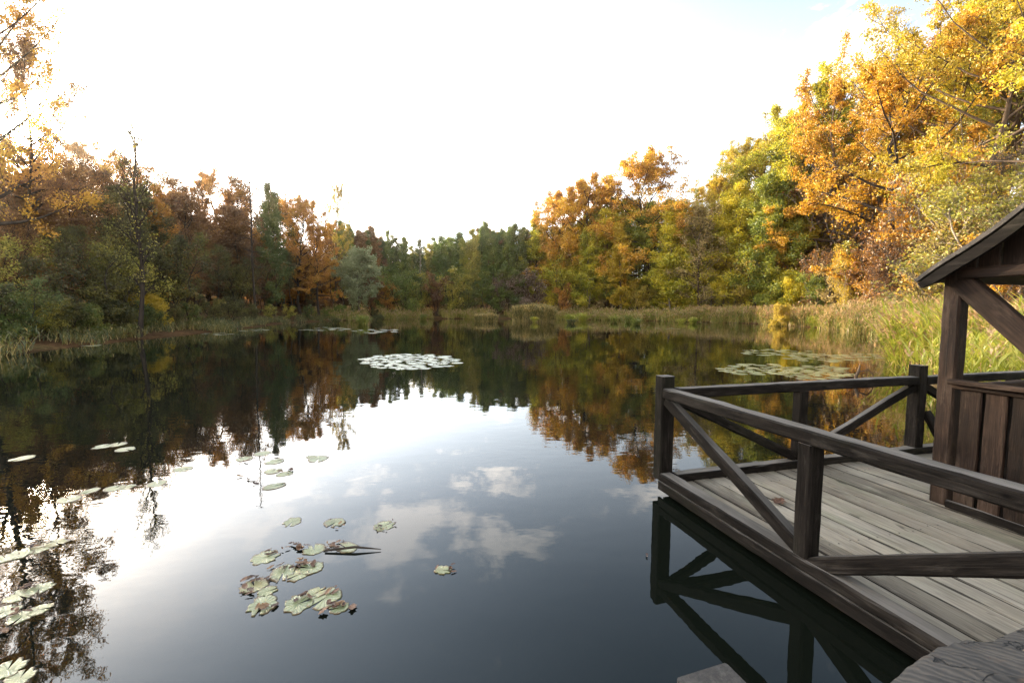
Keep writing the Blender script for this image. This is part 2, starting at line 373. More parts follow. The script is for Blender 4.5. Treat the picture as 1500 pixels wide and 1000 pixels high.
SHAPES = {
 'dome': lambda t: np.sqrt(np.clip(1 - ((t - .35) / .68) ** 2, .02, 1)),
 'ovoid': lambda t: np.sqrt(np.clip(1 - ((t - .38) / .64) ** 2, .015, 1)) ** 1.2,
 'cone': lambda t: np.clip(.45 + t * 2.2, 0, 1) * np.clip(1.08 - t, .05, 1) ** .75,
 'column': lambda t: np.clip(.6 + t * 1.5, 0, 1) * np.clip(1.03 - t, .03, 1) ** .75,
 'vase': lambda t: np.clip(.3 + t, 0, 1) * np.clip(1.15 - t, .1, 1) ** .4,
 'spire': lambda t: np.clip(1.05 - t, .1, 1),
}
def grow(seed, Ht, cb, Rm, shape, n1, n2, n3, nl, ls, tr=.2, e=(5, 55), sig=.22, top=.93, wob=.03, twig_r=.012, tw_len=.3, droop=0.0, stems=1, spread=.0, sec_len=.5, gap=.0, trunk_sides=7, flatz=.7):
    """returns (wood mesh data, leaf mesh data)"""
    rng = np.random.default_rng(seed); sh = SHAPES[shape]
    W = Acc(); LC = []
    for st in range(stems):
        k = 10; t = np.linspace(0, 1, k)
        az0 = st * 2.4 + rng.uniform(0, 1)
        lean = spread * Ht * rng.uniform(.5, 1.1)
        hs = Ht * (rng.uniform(.75, 1) if st else 1.0)
        wx = np.cumsum(rng.normal(0, wob, k)) * hs * .5; wy = np.cumsum(rng.normal(0, wob, k)) * hs * .5
        wx -= wx[0]; wy -= wy[0]
        T = np.stack([wx + np.cos(az0) * lean * t ** 1.3 + (stems > 1) * .15 * np.cos(az0), wy + np.sin(az0) * lean * t ** 1.3 + (stems > 1) * .15 * np.sin(az0), t * hs * top], 1)
        r = tr / math.sqrt(stems) * (1.0 - .92 * t) ** .9 + .012; r[0] *= 1.35
        tube(W, T, r, trunk_sides)
        def tp(s): return np.array([np.interp(s * top ** -1 if False else s, t, T[:, i]) for i in range(3)])
        m1 = max(3, n1 // stems)
        for i in range(m1):
            tc = ((i + rng.uniform(.2, .8)) / m1) ** .9
            if gap and rng.uniform() < gap: continue
            h = cb + (1 - cb) * tc
            P0 = tp(min(h, .995)); rb = np.interp(min(h, .99), t, r) * .62
            az = i * 2.399 + rng.uniform(-.5, .5)
            Ln = Rm * float(sh(tc)) * rng.uniform(.72, 1.18) / (1 if stems == 1 else 1.5)
            el = R(e[0] + (e[1] - e[0]) * tc + rng.uniform(-12, 12))
            d = np.array([math.cos(az) * math.cos(el), math.sin(az) * math.cos(el), math.sin(el)])
            pts = [P0]; n = 6; dd = d.copy()
            for q in range(n - 1):
                dd = dd + rng.normal(0, .13, 3) + np.array([0, 0, .05 - droop * q * .1]); dd /= np.linalg.norm(dd)
                pts.append(pts[-1] + dd * Ln / (n - 1))
            B = np.array(pts); rr = np.linspace(max(rb, twig_r * 1.5), twig_r, n)
            tube(W, B, rr, 5 if rb > .05 else 4)
            tt = np.linspace(0, 1, n)
            for j in range(n2):
                s = rng.uniform(.22, 1.0) if j else 1.0
                p = np.array([np.interp(s, tt, B[:, c]) for c in range(3)])
                ax = B[min(int(s * (n - 1)) + 1, n - 1)] - B[min(int(s * (n - 1)), n - 2)]; ax /= np.linalg.norm(ax) + 1e-9
                d2 = ax * .7 + rng.normal(0, .55, 3); d2[2] += .12 - droop; d2 /= np.linalg.norm(d2)
                L2 = max(Ln * sec_len * (1.15 - .6 * s) * rng.uniform(.6, 1.2), .5)
                S = np.stack([p, p + d2 * L2 * .5 + rng.normal(0, .05, 3) * L2, p + d2 * L2 + rng.normal(0, .08, 3) * L2 - np.array([0, 0, droop * L2 * .6])])
                tube(W, S, [twig_r * 1.3, twig_r, twig_r * .6], 3)
                for q in range(n3):
                    s3 = rng.uniform(.15, 1)
                    p3 = S[0] + (S[2] - S[0]) * s3
                    d3 = d2 * .5 + rng.normal(0, .6, 3); d3[2] -= droop * 1.5; d3 /= np.linalg.norm(d3)
                    L3 = max(L2 * tw_len * rng.uniform(.6, 1.3), .3)
                    E3 = p3 + d3 * L3
                    tube(W, np.stack([p3, (p3 + E3) / 2 + rng.normal(0, .04, 3) * L3, E3]), [twig_r * .7, twig_r * .5, twig_r * .3], 3)
                    kk = rng.poisson(nl)
                    if kk:
                        u = rng.uniform(.2, 1.1, kk)[:, None]
                        LC.append(p3 + (E3 - p3) * u + rng.normal(0, sig, (kk, 3)) * np.array([1, 1, flatz]))
    LC = np.concatenate(LC) if LC else np.zeros((1, 3))
    LV, LQ = leaves(rng, LC, ls)
    return (np.concatenate(W.V), np.concatenate(W.Q)), (LV, LQ), Ht

TPL = {}
def template(key, *a, **kw):
    (wv, wq), (lv, lq), Ht = grow(*a, **kw)
    TPL[key] = (mesh_np('trunk', wv, wq, [BK['dark']], smooth=True), mesh_np('crown', lv, lq, [L['green']]), max(float(lv[:, 2].max()), float(wv[:, 2].max())) if len(lv) > 8 else float(wv[:, 2].max()))

# big spreading oaks and maples with open crowns
template('oak0', 11, 20, .26, 8.2, 'dome', 23, 7, 9, 24, .155, tr=.38, e=(2, 62), sig=.2, top=.9, wob=.04, twig_r=.022, tw_len=.26, gap=.12, flatz=.45, sec_len=.46)
template('oak1', 12, 20, .22, 7.4, 'dome', 22, 7, 9, 23, .155, tr=.36, e=(0, 66), sig=.2, top=.88, wob=.05, twig_r=.022, tw_len=.26, gap=.16, flatz=.45, sec_len=.46)
template('oak2', 13, 20, .3, 6.6, 'ovoid', 24, 7, 8, 22, .155, tr=.32, e=(8, 66), sig=.2, top=.92, wob=.045, twig_r=.02, tw_len=.27, gap=.12, flatz=.5, sec_len=.46)
template('oak4', 15, 20, .2, 7.2, 'ovoid', 30, 8, 8, 25, .165, tr=.32, e=(5, 66), sig=.24, top=.92, wob=.04, twig_r=.02, tw_len=.28, gap=.04, flatz=.55, sec_len=.48)
template('maple0', 21, 18, .24, 7.5, 'dome', 24, 7, 9, 24, .15, tr=.32, e=(-6, 58), sig=.2, top=.9, wob=.035, twig_r=.02, tw_len=.26, gap=.12, flatz=.45, sec_len=.46)
template('maple1', 22, 18, .46, 7.6, 'dome', 22, 7, 9, 22, .145, tr=.30, e=(-4, 58), sig=.2, top=.9, wob=.035, twig_r=.02, tw_len=.26, gap=.15, flatz=.45, sec_len=.46)
template('oak3', 14, 20, .48, 6.8, 'dome', 21, 7, 9, 22, .15, tr=.32, e=(5, 64), sig=.2, top=.9, wob=.05, twig_r=.02, tw_len=.26, gap=.15, flatz=.45, sec_len=.46)
# upright birches and alders with fine foliage
template('birch0', 31, 16, .1, 3.6, 'cone', 46, 7, 6, 16, .145, tr=.15, e=(18, 68), sig=.2, top=.97, wob=.015, twig_r=.012)
template('birch1', 32, 16, .08, 4.2, 'ovoid', 46, 7, 6, 16, .145, tr=.15, e=(15, 68), sig=.21, top=.95, wob=.02, twig_r=.012, stems=2, spread=.05)
template('alder0', 33, 18, .1, 3.1, 'ovoid', 50, 7, 6, 11, .2, tr=.17, e=(15, 72), sig=.2, top=.97, wob=.015, twig_r=.014, gap=.1)
template('alder1', 34, 18, .14, 3.5, 'cone', 50, 7, 6, 11, .2, tr=.17, e=(10, 72), sig=.2, top=.97, wob=.015, twig_r=.014, gap=.12)
template('alder2', 36, 18, .2, 2.7, 'cone', 44, 7, 6, 10, .2, tr=.16, e=(20, 74), sig=.18, top=.98, wob=.02, twig_r=.014, gap=.15)
template('green0', 35, 15, .06, 5.0, 'ovoid', 42, 8, 6, 18, .18, tr=.16, e=(5, 62), sig=.25, top=.94, wob=.025, twig_r=.014, stems=3, spread=.1)
# thin autumn woodland trees, many bare twigs
template('thin0', 41, 14, .42, 3.2, 'vase', 28, 7, 6, 6.5, .115, tr=.13, e=(25, 70), sig=.2, top=.95, wob=.03, twig_r=.013)
template('thin1', 42, 14, .33, 3.6, 'ovoid', 28, 7, 6, 8, .12, tr=.14, e=(15, 65), sig=.22, top=.95, wob=.035, twig_r=.013, gap=.1)
template('fine0', 43, 12, .12, 3.6, 'ovoid', 40, 8, 7, 4, .13, tr=.12, e=(20, 68), sig=.14, top=.95, wob=.02, twig_r=.009, tw_len=.45)
template('sparse0', 44, 14, .2, 2.8, 'vase', 34, 8, 6, .5, .11, tr=.14, e=(46, 80), sig=.12, top=.97, wob=.02, twig_r=.013, tw_len=.6)
template('snag0', 45, 22, .3, 1.5, 'spire', 44, 4, 2, .25, .12, tr=.15, e=(-5, 45), sig=.1, top=1.0, wob=.006, twig_r=.011, tw_len=.5)
template('willow0', 46, 9, .28, 3.8, 'dome', 26, 9, 6, 11, .2, tr=.16, e=(15, 60), sig=.18, top=.9, wob=.03, twig_r=.012, droop=.28)
template('tall0', 47, 24, .2, 6.6, 'ovoid', 34, 8, 8, 20, .13, tr=.3, e=(5, 60), sig=.18, top=.93, wob=.03, twig_r=.018, gap=.2)
template('airy0', 48, 20, .3, 6.0, 'dome', 28, 8, 8, 17, .13, tr=.25, e=(5, 62), sig=.18, top=.92, wob=.035, twig_r=.017, gap=.18)
# shrubs
template('shrub0', 51, 5, .1, 3.0, 'dome', 34, 8, 6, 6, .105, tr=.1, e=(20, 70), sig=.17, top=.9, wob=.04, twig_r=.009, stems=5, spread=.28)
template('shrub1', 52, 4, .06, 2.8, 'dome', 30, 7, 5, 12, .17, tr=.08, e=(10, 65), sig=.17, top=.9, wob=.04, twig_r=.008, stems=6, spread=.3)
template('shrub2', 53, 6, .15, 2.6, 'vase', 28, 7, 6, 4, .15, tr=.1, e=(30, 72), sig=.15, top=.92, wob=.05, twig_r=.009, stems=5, spread=.2)
template('twiggy0', 54, 4, .05, 2.8, 'dome', 36, 8, 8, 1.6, .11, tr=.08, e=(20, 72), sig=.12, top=.92, wob=.04, twig_r=.008, tw_len=.5, stems=6, spread=.3)
template('leggy0', 55, 7, .2, 2.6, 'vase', 24, 7, 6, 5, .115, tr=.08, e=(15, 65), sig=.16, top=.95, wob=.05, twig_r=.012, stems=2, spread=.12)

RNG = random.Random(5)
NAMES = {'oak': 'oak_tree', 'map': 'maple_tree', 'bir': 'birch_tree', 'ald': 'alder_tree', 'gre': 'broadleaf_tree', 'thi': 'woodland_tree', 'fin': 'woodland_tree', 'spa': 'bare_tree', 'air': 'oak_tree', 'sna': 'dead_tree', 'wil': 'willow_tree', 'tal': 'woodland_tree', 'shr': 'shrub', 'twi': 'shrub', 'leg': 'sapling'}
CATS = {'shr': 'shrub', 'twi': 'shrub'}
def setmat(o, m):
    s = o.material_slots[0]; s.link = 'OBJECT'; s.material = m
def tree(key, px, Y, top, leaf, label, group=None, wf=1.0, bark='dark', base=None, rz=None):
    """base at pixel column px and distance Y (metres ahead), standing on the terrain; top = its highest pixel row"""
    X = xat(px, Y); z0 = float(terrain(np.array([X]), np.array([Y]))[0]) - .15
    w, c, Ht = TPL[key]
    hh = max(zat(top, Y) - z0, 1.2); s = hh / Ht
    sx = s * wf
    r = empty(NAMES[key[:3]], (X, Y, z0), RNG.uniform(0, 2 * PI) if rz is None else rz)
    r.scale = (sx, sx, s)
    tag(r, label, CATS.get(key[:3], 'tree'), group)
    setmat(obj('trunk', w, r), BK[bark]); setmat(obj('crown', c, r), L[leaf])
    return r
SUN_E, SKY_S, EXPO = 5.0, .11, 1.3
SUN_AZ, SUN_EL = -50.0, 14.4
VEIL = (5.0, 12.0, 20.0, 1.35, 10.5, 5.5)
CLOUD_OFF = (5.84, .6, 0)
HAZE = (.00036, .945)
BR2 = (.18, .58)
def shoreY(px, s):
    Y = np.arange(2, 190, .5); D = shore_dist(xat(px, Y), Y)
    i = np.nonzero(D >= s)[0]
    return float(Y[i[0]]) if len(i) else 120.0
def T(key, px, d, top, leaf, label, group=None, wf=1.0, bark='dark', rz=None):
    return tree(key, px, d if d > 0 else shoreY(px, -d), top, leaf, label, group, wf, bark, None, rz)

# --- the trees one picks out by eye
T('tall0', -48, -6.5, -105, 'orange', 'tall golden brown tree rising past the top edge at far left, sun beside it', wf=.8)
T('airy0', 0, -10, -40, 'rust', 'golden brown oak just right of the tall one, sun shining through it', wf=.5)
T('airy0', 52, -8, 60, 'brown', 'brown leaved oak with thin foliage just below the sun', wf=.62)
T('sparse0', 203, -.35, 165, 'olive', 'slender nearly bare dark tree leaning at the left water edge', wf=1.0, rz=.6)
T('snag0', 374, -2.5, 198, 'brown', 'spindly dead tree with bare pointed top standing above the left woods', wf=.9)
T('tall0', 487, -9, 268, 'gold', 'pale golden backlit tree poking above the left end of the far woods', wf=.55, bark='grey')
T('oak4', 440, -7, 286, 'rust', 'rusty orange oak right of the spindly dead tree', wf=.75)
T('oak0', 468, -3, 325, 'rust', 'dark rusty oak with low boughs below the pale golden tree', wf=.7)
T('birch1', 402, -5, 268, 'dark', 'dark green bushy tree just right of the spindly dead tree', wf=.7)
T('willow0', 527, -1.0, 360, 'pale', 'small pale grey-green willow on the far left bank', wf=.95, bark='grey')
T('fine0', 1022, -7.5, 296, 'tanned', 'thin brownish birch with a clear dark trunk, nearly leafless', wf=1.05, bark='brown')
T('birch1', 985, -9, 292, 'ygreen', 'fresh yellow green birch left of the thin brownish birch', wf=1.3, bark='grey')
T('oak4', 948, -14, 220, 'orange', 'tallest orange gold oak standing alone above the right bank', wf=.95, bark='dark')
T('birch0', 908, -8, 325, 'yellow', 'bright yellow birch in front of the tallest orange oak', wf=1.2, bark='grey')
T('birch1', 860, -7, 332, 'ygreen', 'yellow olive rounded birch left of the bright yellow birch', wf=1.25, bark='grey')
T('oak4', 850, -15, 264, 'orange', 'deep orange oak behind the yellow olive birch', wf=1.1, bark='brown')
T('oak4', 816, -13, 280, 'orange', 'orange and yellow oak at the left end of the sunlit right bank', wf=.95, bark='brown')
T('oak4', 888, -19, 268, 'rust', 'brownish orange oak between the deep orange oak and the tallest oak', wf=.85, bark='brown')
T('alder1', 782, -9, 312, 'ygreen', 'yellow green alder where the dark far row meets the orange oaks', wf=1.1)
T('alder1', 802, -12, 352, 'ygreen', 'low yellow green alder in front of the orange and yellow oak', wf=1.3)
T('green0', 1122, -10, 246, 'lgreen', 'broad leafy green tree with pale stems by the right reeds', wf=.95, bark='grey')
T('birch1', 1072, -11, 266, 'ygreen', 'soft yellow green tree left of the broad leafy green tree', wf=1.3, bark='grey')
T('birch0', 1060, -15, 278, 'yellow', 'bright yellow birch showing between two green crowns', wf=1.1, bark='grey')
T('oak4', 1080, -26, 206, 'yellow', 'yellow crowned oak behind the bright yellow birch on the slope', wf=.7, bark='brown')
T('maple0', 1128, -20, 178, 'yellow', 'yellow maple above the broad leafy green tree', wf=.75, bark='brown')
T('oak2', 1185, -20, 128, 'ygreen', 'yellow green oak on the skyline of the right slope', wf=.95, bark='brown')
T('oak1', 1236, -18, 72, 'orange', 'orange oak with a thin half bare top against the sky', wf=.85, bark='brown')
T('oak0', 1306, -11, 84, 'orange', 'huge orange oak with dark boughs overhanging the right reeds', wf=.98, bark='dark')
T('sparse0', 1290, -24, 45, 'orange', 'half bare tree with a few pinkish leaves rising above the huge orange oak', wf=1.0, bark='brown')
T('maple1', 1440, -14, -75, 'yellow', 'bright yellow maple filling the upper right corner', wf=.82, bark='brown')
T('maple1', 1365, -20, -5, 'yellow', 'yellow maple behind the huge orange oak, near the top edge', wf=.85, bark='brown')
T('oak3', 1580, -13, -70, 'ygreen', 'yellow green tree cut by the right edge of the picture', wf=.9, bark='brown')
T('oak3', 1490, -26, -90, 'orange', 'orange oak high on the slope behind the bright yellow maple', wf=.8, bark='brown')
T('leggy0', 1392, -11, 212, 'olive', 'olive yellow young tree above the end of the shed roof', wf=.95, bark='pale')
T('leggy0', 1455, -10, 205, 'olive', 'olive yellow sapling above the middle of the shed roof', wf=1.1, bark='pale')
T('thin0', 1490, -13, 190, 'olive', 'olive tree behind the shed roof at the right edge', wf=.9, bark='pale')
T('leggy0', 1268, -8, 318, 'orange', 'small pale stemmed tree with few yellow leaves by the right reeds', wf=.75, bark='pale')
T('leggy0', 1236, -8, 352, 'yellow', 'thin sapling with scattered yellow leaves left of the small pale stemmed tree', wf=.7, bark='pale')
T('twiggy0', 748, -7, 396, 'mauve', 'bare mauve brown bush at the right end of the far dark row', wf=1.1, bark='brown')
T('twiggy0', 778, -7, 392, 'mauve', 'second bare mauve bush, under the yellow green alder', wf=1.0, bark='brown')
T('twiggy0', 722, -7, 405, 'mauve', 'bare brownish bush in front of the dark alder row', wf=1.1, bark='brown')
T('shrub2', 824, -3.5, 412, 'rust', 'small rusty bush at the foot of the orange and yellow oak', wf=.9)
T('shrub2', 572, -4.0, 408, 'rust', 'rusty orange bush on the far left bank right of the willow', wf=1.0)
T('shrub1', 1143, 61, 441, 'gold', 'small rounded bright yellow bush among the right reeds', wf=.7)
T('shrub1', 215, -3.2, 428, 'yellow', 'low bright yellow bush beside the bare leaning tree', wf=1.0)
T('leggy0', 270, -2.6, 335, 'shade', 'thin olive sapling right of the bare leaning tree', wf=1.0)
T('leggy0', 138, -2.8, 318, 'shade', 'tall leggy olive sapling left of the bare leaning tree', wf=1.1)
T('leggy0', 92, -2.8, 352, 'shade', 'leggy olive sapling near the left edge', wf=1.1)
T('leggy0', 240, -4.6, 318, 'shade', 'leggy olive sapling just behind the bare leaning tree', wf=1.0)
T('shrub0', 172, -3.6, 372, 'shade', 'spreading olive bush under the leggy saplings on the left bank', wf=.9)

T('oak4', 1036, -24, 258, 'yellow', 'golden yellow oak on the skyline just right of the tallest orange oak', wf=.85, bark='dark')
T('oak4', 1150, -25, 165, 'ygreen', 'round yellow green oak on the skyline behind the yellow maple', wf=.85, bark='dark')
T('maple0', 1002, -22, 286, 'ygreen', 'low yellow green maple on the skyline dip right of the tallest orange oak', wf=.9)

# --- the woods filling in between and behind: every tree its own thing
MARKS = [(-60, 'the tall golden brown tree'), (60, 'the leggy sapling'), (138, 'the tall leggy sapling'), (203, 'the bare leaning tree'), (270, 'the thin sapling'), (374, 'the spindly dead tree'), (440, 'the rusty orange oak'), (487, 'the pale golden tree'),
         (527, 'the pale willow'), (572, 'the rusty orange bush'), (640, 'the pale far trunk'), (722, 'the brownish bare bush'), (782, 'the light alder'), (860, 'the yellow olive birch'), (948, 'the tallest orange oak'), (1022, 'the thin brownish birch'),
         (1122, 'the broad leafy green tree'), (1185, 'the skyline oak'), (1236, 'the half bare orange oak'), (1306, 'the huge orange oak'), (1392, 'the roof end tree'), (1440, 'the yellow maple')]
CN = {'orange': 'orange', 'rust': 'rusty', 'yellow': 'yellow', 'ygreen': 'yellow green', 'olive': 'olive', 'green': 'green', 'dark': 'dark green', 'brown': 'brown', 'mauve': 'mauve brown', 'pale': 'pale green', 'shade': 'dull', 'lgreen': 'light green', 'tanned': 'tan', 'gold': 'golden'}
KN = {'oak': 'oak', 'map': 'maple', 'bir': 'birch', 'ald': 'alder', 'gre': 'leafy tree', 'thi': 'thin tree', 'fin': 'twiggy tree', 'spa': 'bare tree', 'tal': 'tall tree', 'air': 'oak', 'shr': 'bush', 'twi': 'twiggy bush', 'leg': 'sapling'}
def auto(key, px, d, top, leaf, row, place, wf=1.0, bark='dark'):
    mk = min(MARKS, key=lambda q: abs(q[0] - px)); dx = px - mk[0]
    rel = row + ' ' + ('right of' if dx > 5 else 'left of' if dx < -5 else 'by')
    lab = f'{CN[leaf]} {KN[key[:3]]} {rel} {mk[1]}'
    return T(key, px, d, top, leaf, lab, f'{CN[leaf]} {KN[key[:3]]}s {place}', wf, bark)
SIL = np.array([(-60, 205), (0, 205), (60, 218), (110, 226), (150, 218), (200, 240), (250, 247), (300, 256), (350, 264), (400, 270), (440, 286), (470, 300), (500, 318), (530, 332), (560, 342), (600, 354), (625, 352), (660, 342), (700, 334), (740, 328), (770, 322)])
def sil(px): return float(np.interp(px, SIL[:, 0], SIL[:, 1]))
rr = random.Random(8)
px = -70.0
while px < 505:                                     # left woods, skyline row then the middle and the edge rows
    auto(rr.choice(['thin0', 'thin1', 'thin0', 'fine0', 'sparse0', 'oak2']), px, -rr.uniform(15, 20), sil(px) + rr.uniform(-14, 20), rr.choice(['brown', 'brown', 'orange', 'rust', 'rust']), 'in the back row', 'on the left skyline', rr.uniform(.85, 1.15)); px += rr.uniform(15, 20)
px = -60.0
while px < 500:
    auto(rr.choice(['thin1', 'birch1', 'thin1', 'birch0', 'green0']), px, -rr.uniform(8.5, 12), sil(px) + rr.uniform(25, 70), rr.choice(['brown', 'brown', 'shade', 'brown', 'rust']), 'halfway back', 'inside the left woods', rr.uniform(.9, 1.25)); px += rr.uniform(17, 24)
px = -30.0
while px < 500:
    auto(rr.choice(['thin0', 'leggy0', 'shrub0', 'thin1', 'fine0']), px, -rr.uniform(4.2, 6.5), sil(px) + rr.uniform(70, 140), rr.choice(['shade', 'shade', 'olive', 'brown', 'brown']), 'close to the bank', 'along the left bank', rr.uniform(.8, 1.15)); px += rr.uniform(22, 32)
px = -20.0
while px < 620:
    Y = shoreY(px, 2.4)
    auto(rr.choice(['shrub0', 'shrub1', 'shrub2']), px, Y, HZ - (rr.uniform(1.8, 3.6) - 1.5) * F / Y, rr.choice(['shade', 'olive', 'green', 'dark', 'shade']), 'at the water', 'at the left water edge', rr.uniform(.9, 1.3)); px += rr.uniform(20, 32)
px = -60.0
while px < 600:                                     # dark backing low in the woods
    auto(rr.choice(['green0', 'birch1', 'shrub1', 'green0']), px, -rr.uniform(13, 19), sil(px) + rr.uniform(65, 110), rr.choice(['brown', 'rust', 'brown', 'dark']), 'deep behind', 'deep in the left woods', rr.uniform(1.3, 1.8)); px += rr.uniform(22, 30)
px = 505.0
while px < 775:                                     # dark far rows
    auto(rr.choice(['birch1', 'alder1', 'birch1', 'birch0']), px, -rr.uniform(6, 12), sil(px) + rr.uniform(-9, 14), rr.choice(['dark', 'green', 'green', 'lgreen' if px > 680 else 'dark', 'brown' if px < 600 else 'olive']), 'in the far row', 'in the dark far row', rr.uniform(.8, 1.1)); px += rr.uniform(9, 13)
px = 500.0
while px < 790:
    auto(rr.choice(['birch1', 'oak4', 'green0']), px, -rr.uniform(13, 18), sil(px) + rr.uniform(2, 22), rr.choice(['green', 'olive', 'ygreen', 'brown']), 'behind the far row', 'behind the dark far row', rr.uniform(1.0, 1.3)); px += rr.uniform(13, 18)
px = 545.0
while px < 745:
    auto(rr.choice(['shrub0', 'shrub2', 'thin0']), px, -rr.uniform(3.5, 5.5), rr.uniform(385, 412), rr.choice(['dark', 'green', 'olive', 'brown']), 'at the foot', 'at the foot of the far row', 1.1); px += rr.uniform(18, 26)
RSK = np.array([(775, 330), (820, 320), (900, 290), (960, 300), (1010, 280), (1060, 235), (1120, 195), (1180, 160), (1240, 120), (1300, 70), (1350, 20), (1400, -30), (1560, -90)])
px = 790.0
while px < 1560:                                    # right slope, high rows
    Y = -rr.uniform(24, 33)
    auto(rr.choice(['oak2', 'birch1', 'thin1', 'oak1']), px, Y, float(np.interp(px, RSK[:, 0], RSK[:, 1])) + rr.uniform(18, 60), rr.choice(['orange', 'ygreen', 'yellow', 'rust', 'olive']), 'up the slope', 'high on the right slope', rr.uniform(.7, .95), 'brown'); px += rr.uniform(24, 34)
px = 792.0
while px < 1200:                                    # the wall of foliage behind the front birches
    auto(rr.choice(['birch1', 'green0', 'birch1', 'thin1']), px, -rr.uniform(13, 20), float(np.interp(px, [790, 850, 1000, 1200], [325, 306, 300, 270])) + rr.uniform(-18, 18), rr.choice(['ygreen', 'ygreen', 'lgreen', 'orange', 'yellow']), 'in the wall of leaves', 'in the wall of leaves on the right', rr.uniform(1.0, 1.35), 'brown'); px += rr.uniform(17, 24)
px = 800.0
while px < 1520:                                    # right bank understorey
    Y = -rr.uniform(7.5, 12)
    auto(rr.choice(['shrub0', 'shrub2', 'leggy0', 'shrub1', 'fine0'] if px < 1200 else ['fine0', 'twiggy0', 'shrub2', 'twiggy0']), px, Y, float(np.interp(px, [830, 1100, 1250, 1400, 1520], [392, 380, 350, 325, 310])) + rr.uniform(-25, 35), rr.choice(['ygreen', 'ygreen', 'lgreen', 'gold', 'tanned']) if px < 1200 else rr.choice(['tanned', 'brown', 'brown', 'orange', 'olive']), 'below the crowns', 'under the trees of the right bank', rr.uniform(.9, 1.2), rr.choice(['brown', 'grey'])); px += rr.uniform(16, 24)
px = 1195.0
while px < 1560:                                    # leafless poles and twigs on the bare brown slope
    Y = -rr.uniform(12, 22)
    auto(rr.choice(['sparse0', 'thin0', 'sparse0', 'twiggy0']), px, Y, float(np.interp(px, [1190, 1540], [270, 215])) + rr.uniform(-30, 80), rr.choice(['brown', 'orange', 'mauve']), 'on the brown slope', 'on the brown slope right', rr.uniform(.7, 1.0), rr.choice(['brown', 'grey', 'pale'])); px += rr.uniform(13, 19)
T('snag0', 617, -5.2, 352, 'brown', 'thin pale straight trunk in front of the dark far row', wf=.6, bark='pale')

# ------------------------------------------------------------------ reeds and grass
def blades(rng, B, L_, lean, width, segs=3, az=None, droop=.35):
    """curved tapering blades: base points B, lengths L_"""
    n = len(B); az = rng.uniform(0, 2 * PI, n) if az is None else az
    hd = np.stack([np.cos(az), np.sin(az), np.zeros(n)], 1); sd = np.stack([-np.sin(az), np.cos(az), np.zeros(n)], 1)
    tw = rng.uniform(-.8, .8, n)[:, None]; sd = sd * np.cos(tw) + hd * np.sin(tw)
    t = np.linspace(0, 1, segs + 1)
    hx = lean[:, None] * t + (droop * (.4 + lean))[:, None] * t ** 2.5 if np.ndim(droop) else lean[:, None] * t + droop * (.4 + lean)[:, None] * t ** 2.5
    vz = np.sqrt(np.clip(1 - (hx * .75) ** 2, .05, 1)) * t
    C = B[:, None, :] + hd[:, None, :] * (hx * L_[:, None])[..., None] + np.array([0, 0, 1.]) * (vz * L_[:, None])[..., None]
    w = width[:, None] * (1 - t ** 2 * .9) * .5
    V = np.stack([C - sd[:, None, :] * w[..., None], C + sd[:, None, :] * w[..., None]], 2)
    m = segs + 1; i = np.arange(n)[:, None] * m * 2 + np.arange(segs)[None] * 2
    Q = np.stack([i, i + 1, i + 3, i + 2], -1).reshape(-1, 4)
    return V.reshape(-1, 3), Q, C[:, -1]
RM = {
 'green': leafmat('reed_green', [(.10, .13, .02), (.20, .22, .03), (.34, .33, .05), (.42, .34, .09)], .4, .5),
 'fresh': leafmat('reed_fresh', [(.17, .21, .02), (.30, .32, .03), (.44, .40, .05), (.54, .42, .11)], .45, .6),
 'tan': leafmat('reed_tan', [(.30, .20, .06), (.42, .29, .085), (.50, .36, .12), (.54, .41, .16)], .35, .4),
 'plume': leafmat('reed_plume', [(.34, .21, .10), (.46, .30, .15), (.55, .38, .20), (.60, .44, .25)], .4, .4),
 'dull': leafmat('reed_dull', [(.035, .045, .012), (.075, .085, .02), (.16, .145, .03), (.26, .19, .05)], .35, .3),
}
